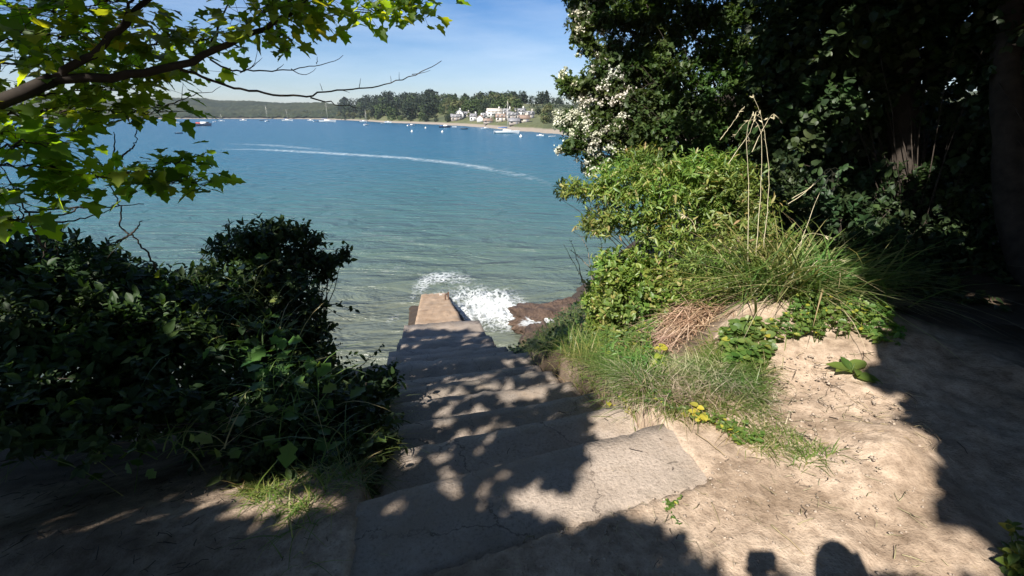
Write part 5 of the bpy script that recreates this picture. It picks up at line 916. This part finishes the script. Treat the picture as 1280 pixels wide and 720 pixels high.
# a dock plant with big leaves on the mound
dk = ghit(1062, 470)[0]; dr = thing('dock_plant', 'dock with three large green leaves on the dirt mound near the dark shade', 'plant', dk); aL = Acc()
leaves(aL, np.repeat([dk + [0, 0, .03]], 6, 0) + R.normal(size=(6, 3)) * .012, np.array([[-1., .35, .35], [.85, .5, .3], [.7, -.6, .12], [-.5, -.8, .2], [.1, 1, .5], [-.9, -.3, .15]]), np.array([[0, -.2, 1.], [.1, 0, 1], [0, -.3, 1], [0, -.2, 1], [0, -.5, 1], [0, 0, 1]]), np.array([.16, .15, .15, .10, .12, .11]), OVAL)
aL.build('leaf', M['herb'], dr); a = Acc(); a.tube([dk - [0, 0, .03], dk + [.01, 0, .08]], [.006, .004], 5); a.build('stem', M['herb'], dr)
# ------------------------------------------------------------------ litter on the path
def litter(name, label, polyg, n, l0, l1, wid_, mt, z=.006):
    P = ground_in(polyg, n); cl_ = P[R.integers(0, n, n)] + R.normal(size=(n, 3)) * [.07, .07, 0]; P = np.where(R.random((n, 1)) < .6, cl_, P); P[:, 2] = gh(P[:, 0], P[:, 1]) + z; a = Acc()
    for p_ in P:
        g_ = R.uniform(0, 6.28); ln = R.uniform(l0, l1); d = np.array([math.cos(g_), math.sin(g_), 0]) * ln / 2; q_ = np.stack([p_ - d, p_ + R.normal(size=3) * [ln * .08, ln * .08, 0], p_ + d]); q_[:, 2] = gh(q_[:, 0], q_[:, 1]) + z + .012 + R.uniform(0, .008, 3)
        a.tube(q_, wid_ * R.uniform(.5, 1.3), 4)
    return tag(a.build(name, mt), label, kind='stuff')
LP = [(640, 660), (760, 640), (900, 570), (960, 570), (1000, 600), (1100, 560), (1190, 600), (1280, 690), (1280, 760), (640, 800)]
litter('straw_litter', 'bits of dry straw strewn over the sunny dirt', LP, 150, .012, .085, .0012, M['straw'])
litter('twig_litter', 'dark twig scraps strewn over the sunny dirt', LP, 70, .006, .05, .0012, M['twig'])
litter('straw_litter', 'dry grass scraps on the dirt mound below the sedge', [(930, 520), (970, 450), (1080, 440), (1130, 480), (1180, 570), (1050, 590), (980, 540)], 170, .02, .10, .0014, M['straw'])
litter('twig_litter', 'dark twig scraps on the dirt mound', [(930, 520), (970, 450), (1080, 440), (1130, 480), (1180, 570), (1050, 590), (980, 540)], 50, .015, .09, .0018, M['twig'])
litter('twig_litter', 'dead leaves and twigs in the shade on the left of the path', [(0, 600), (300, 590), (400, 640), (400, 760), (0, 760)], 160, .015, .08, .0018, M['twig'])
def step_litter(name, label, n, mt, l0, l1, w_):
    a = Acc()
    for _ in range(n):
        k_ = int(R.integers(0, 9)); u = (.5 * (k_ - 1) + R.uniform(.04, .42)) if k_ else R.uniform(-.36, -.04); l = R.uniform(-.8, .8); cc, h = cl(u); x_, y_ = cc[0] + math.cos(h) * l, cc[1] + math.sin(h) * l; g_ = R.uniform(0, 6.28); ln = R.uniform(l0, l1)
        d = np.array([math.cos(g_), math.sin(g_), .0]) * ln / 2; c_ = np.array([x_, y_, 4.392 - .178 * k_ + .012 + (.012 if k_ > 1 else 0)])
        a.tube([c_ - d, c_ + R.normal(size=3) * ln * .08 * [1, 1, .2], c_ + d], w_ * R.uniform(.6, 1.3), 4)
    return tag(a.build(name, mt), label, kind='stuff')
step_litter('twig_litter', 'twig scraps fallen on the stair treads', 60, M['twig'], .01, .07, .0016); step_litter('straw_litter', 'bits of dry straw blown on the stair treads', 70, M['straw'], .01, .06, .0013)
def chips(name, label, polyg, n, s0, s1, mt):
    P = ground_in(polyg, n); a = Acc()
    for p_ in P:
        r_ = R.uniform(s0, s1); V = rot((8, 3)) * r_ * [1, 1, .6] + p_ + [0, 0, .006 + .3 * r_]; o_ = np.array([[0, 1, 2], [0, 2, 3], [0, 3, 4], [0, 4, 1], [5, 2, 1], [5, 3, 2], [5, 4, 3], [5, 1, 4]])
        B_ = np.array([[0, 0, .6], [1, 0, 0], [0, 1, 0], [-1, 0, 0], [0, -1, 0], [0, 0, -.6]]) * r_ * R.uniform(.7, 1.3, (6, 3)); g_ = R.uniform(0, 6.28); rm = np.array([[math.cos(g_), -math.sin(g_), 0], [math.sin(g_), math.cos(g_), 0], [0, 0, 1]])
        a.add(B_ @ rm.T + p_ + [0, 0, .012], o_)
    return tag(a.build(name, mt), label, kind='stuff')
M['peb'] = plain('pebble', (.34, .27, .21), .85, .35, 30)
chips('pebbles', 'small pebbles and clods loose on the path', LP, 620, .002, .010, M['peb'])
chips('pebbles', 'small clods on the dirt mound', [(930, 520), (970, 450), (1080, 440), (1130, 480), (1180, 570), (1050, 590), (980, 540)], 340, .003, .014, M['peb'])
def stalk(px0, px1, label, r_=.003):
    A_, B_ = ghit(*px0)[0] + [0, 0, .018], ghit(*px1)[0] + [0, 0, .022]; a = Acc(); a.tube(smooth_path([A_, (A_ + B_) / 2 + [0, 0, .006], B_], 8, .001), np.linspace(r_, r_ * .7, 8), 6); tag(a.build('straw_stalk', M['straw'], loc=A_), label, 'straw', 'straws on the path')
stalk((962, 663), (1004, 701), 'long pale straw lying between the two head shadows on the path', .0032)
stalk((995, 662), (1015, 656), 'short thick pale straw right of the long one', .0035)
stalk((888, 634), (898, 662), 'bent straw lying upright on the dirt behind the top step', .0025)
stalk((868, 545), (905, 575), 'pale straw beside the right corner of the top step', .0025)

# ------------------------------------------------------------------ the photographer, known from the shadow on the path
def skin_body(name, joints, edges, radii, mt, parent, levels=2):
    me = bpy.data.meshes.new(name); me.from_pydata([tuple(j) for j in joints], edges, []); o_ = bpy.data.objects.new(name, me); COL.objects.link(o_); o_.parent = parent
    md = o_.modifiers.new('skin', 'SKIN'); me.skin_vertices or None
    if not me.skin_vertices: me.attributes  # layer is made with the modifier
    for v, r_ in zip(me.skin_vertices[0].data, radii): v.radius = (r_, r_) if not isinstance(r_, tuple) else r_
    me.skin_vertices[0].data[0].use_root = True; md.use_smooth_shade = True; s_ = o_.modifiers.new('sub', 'SUBSURF'); s_.levels = levels; s_.render_levels = levels; me.materials.append(mt); return o_
M['skin'] = plain('skin', (.45, .29, .21), .55, .08, 20); M['shirt'] = plain('navy_shirt', (.05, .07, .12), .85, .15, 30); M['trous'] = plain('grey_trousers', (.12, .115, .105), .9, .15, 30); M['hair'] = plain('dark_hair', (.05, .035, .025), .6, .3, 60); M['shoe'] = plain('dark_shoe', (.06, .05, .045), .7, .2, 20)
pb = np.array([.27, -.14, 4.40]); ph = thing('person', 'person behind the viewpoint whose head and raised hand throw the shadows on the path', 'person', pb)
J = [(0, 0, .98), (0, .0, 1.12), (0, .01, 1.28), (0, .0, 1.42), (0, .0, 1.50), (0, .02, 1.56), (0, .03, 1.66), (0, .03, 1.76),
     (.09, 0, .90), (.10, .01, .50), (.11, -.02, .09), (.12, .12, .03), (-.09, 0, .90), (-.10, .01, .50), (-.11, -.02, .09), (-.12, .12, .03),
     (.18, -.01, 1.41), (.22, -.02, 1.14), (.22, .10, .93), (-.17, .0, 1.41), (-.31, -.04, 1.26), (-.285, -.035, 1.54)]
E_ = [(0, 1), (1, 2), (2, 3), (3, 4), (4, 5), (5, 6), (6, 7), (0, 8), (8, 9), (9, 10), (10, 11), (0, 12), (12, 13), (13, 14), (14, 15), (3, 16), (16, 17), (17, 18), (3, 19), (19, 20), (20, 21)]
rr = [(.15, .11), (.135, .10), (.15, .11), (.12, .09), .055, .065, .082, .06, .088, .062, .042, .035, .088, .062, .042, .035, .058, .045, .030, .055, .042, .028]
skin_body('body', J, E_, rr, M['skin'], ph)
sel = [0, 1, 2, 3, 16, 17, 19, 20]; mp2 = {v: i for i, v in enumerate(sel)}
skin_body('shirt', [J[i] for i in sel], [(mp2[a_], mp2[b_]) for a_, b_ in E_ if a_ in mp2 and b_ in mp2], [(rr[i][0] + .015, rr[i][1] + .015) if isinstance(rr[i], tuple) else rr[i] + .016 for i in sel], M['shirt'], ph)
sel = [0, 8, 9, 10, 12, 13, 14]; mp2 = {v: i for i, v in enumerate(sel)}
skin_body('trousers', [J[i] for i in sel], [(mp2[a_], mp2[b_]) for a_, b_ in E_ if a_ in mp2 and b_ in mp2], [(rr[i][0] + .012, rr[i][1] + .02) if isinstance(rr[i], tuple) else rr[i] + .02 for i in sel], M['trous'], ph)
for s_ in (1, -1): skin_body('shoe', [(s_ * .11, -.06, .05), (s_ * .115, .05, .045), (s_ * .125, .17, .035)], [(0, 1), (1, 2)], [.052, .052, .042], M['shoe'], ph)
skin_body('hair', [(0, .01, 1.77), (0, -.03, 1.72), (0, .07, 1.79), (.05, .0, 1.71), (-.05, .0, 1.71)], [(0, 1), (0, 2), (0, 3), (0, 4)], [.07, .07, .04, .055, .055], M['hair'], ph)
# raised hand: palm, four curled fingers and a thumb round the camera grip
hc = np.array([-.285, -.02, 1.57]); K = [tuple(hc), tuple(hc + [0, .03, .045])]; Ed = [(0, 1)]; rd = [.026, .034]
for k_, (dx, ln) in enumerate(((-.028, .9), (-.010, 1.), (.010, .95), (.028, .8))):
    b_ = len(K); K += [tuple(hc + [dx, .05, .075]), tuple(hc + [dx, .085 * ln + .01, .07]), tuple(hc + [dx, .085 * ln, .045])]; Ed += [(1, b_), (b_, b_ + 1), (b_ + 1, b_ + 2)]; rd += [.010, .009, .008]
b_ = len(K); K += [tuple(hc + [.045, .02, .05]), tuple(hc + [.05, .045, .085])]; Ed += [(0, b_), (b_, b_ + 1)]; rd += [.011, .009]
skin_body('hand', K, Ed, rd, M['skin'], ph)
ct = thing('compact_camera', 'small black camera held up in the raised hand of the person behind the viewpoint', 'camera', (0., -.085, 6.07)); a = Acc(); a.box((0, -.085, 6.085), (.10, .035, .062)); a.build('housing', M['navy'], ct)
a = Acc(); a.tube([[0., -.085, 5.98], [0, -.085, 6.056]], .017, 8); a.build('grip', M['navy'], ct)
a = Acc(); a.tube([[0.0, -.067, 6.09], [0.0, -.058, 6.09]], .016, 12); a.build('lens', M['glass'], ct)
# ------------------------------------------------------------------ the air over the bay
a = Acc(); a.box((0, 1900, 27), (5200, 4100, 66)); hz = a.build('haze', None)
m = bpy.data.materials.new('sea_haze'); m.use_nodes = True; t = m.node_tree; t.nodes.clear(); o = N(t, 'ShaderNodeOutputMaterial'); v = N(t, 'ShaderNodeVolumePrincipled')
v.inputs['Color'].default_value = (.80, .88, 1, 1); v.inputs['Density'].default_value = .00011; v.inputs['Anisotropy'].default_value = .2; t.links.new(v.outputs[0], o.inputs['Volume'])
hz.data.materials.clear(); hz.data.materials.append(m); tag(hz, 'thin blue haze in the air over the bay', kind='stuff')
S.cycles.volume_bounces = 0
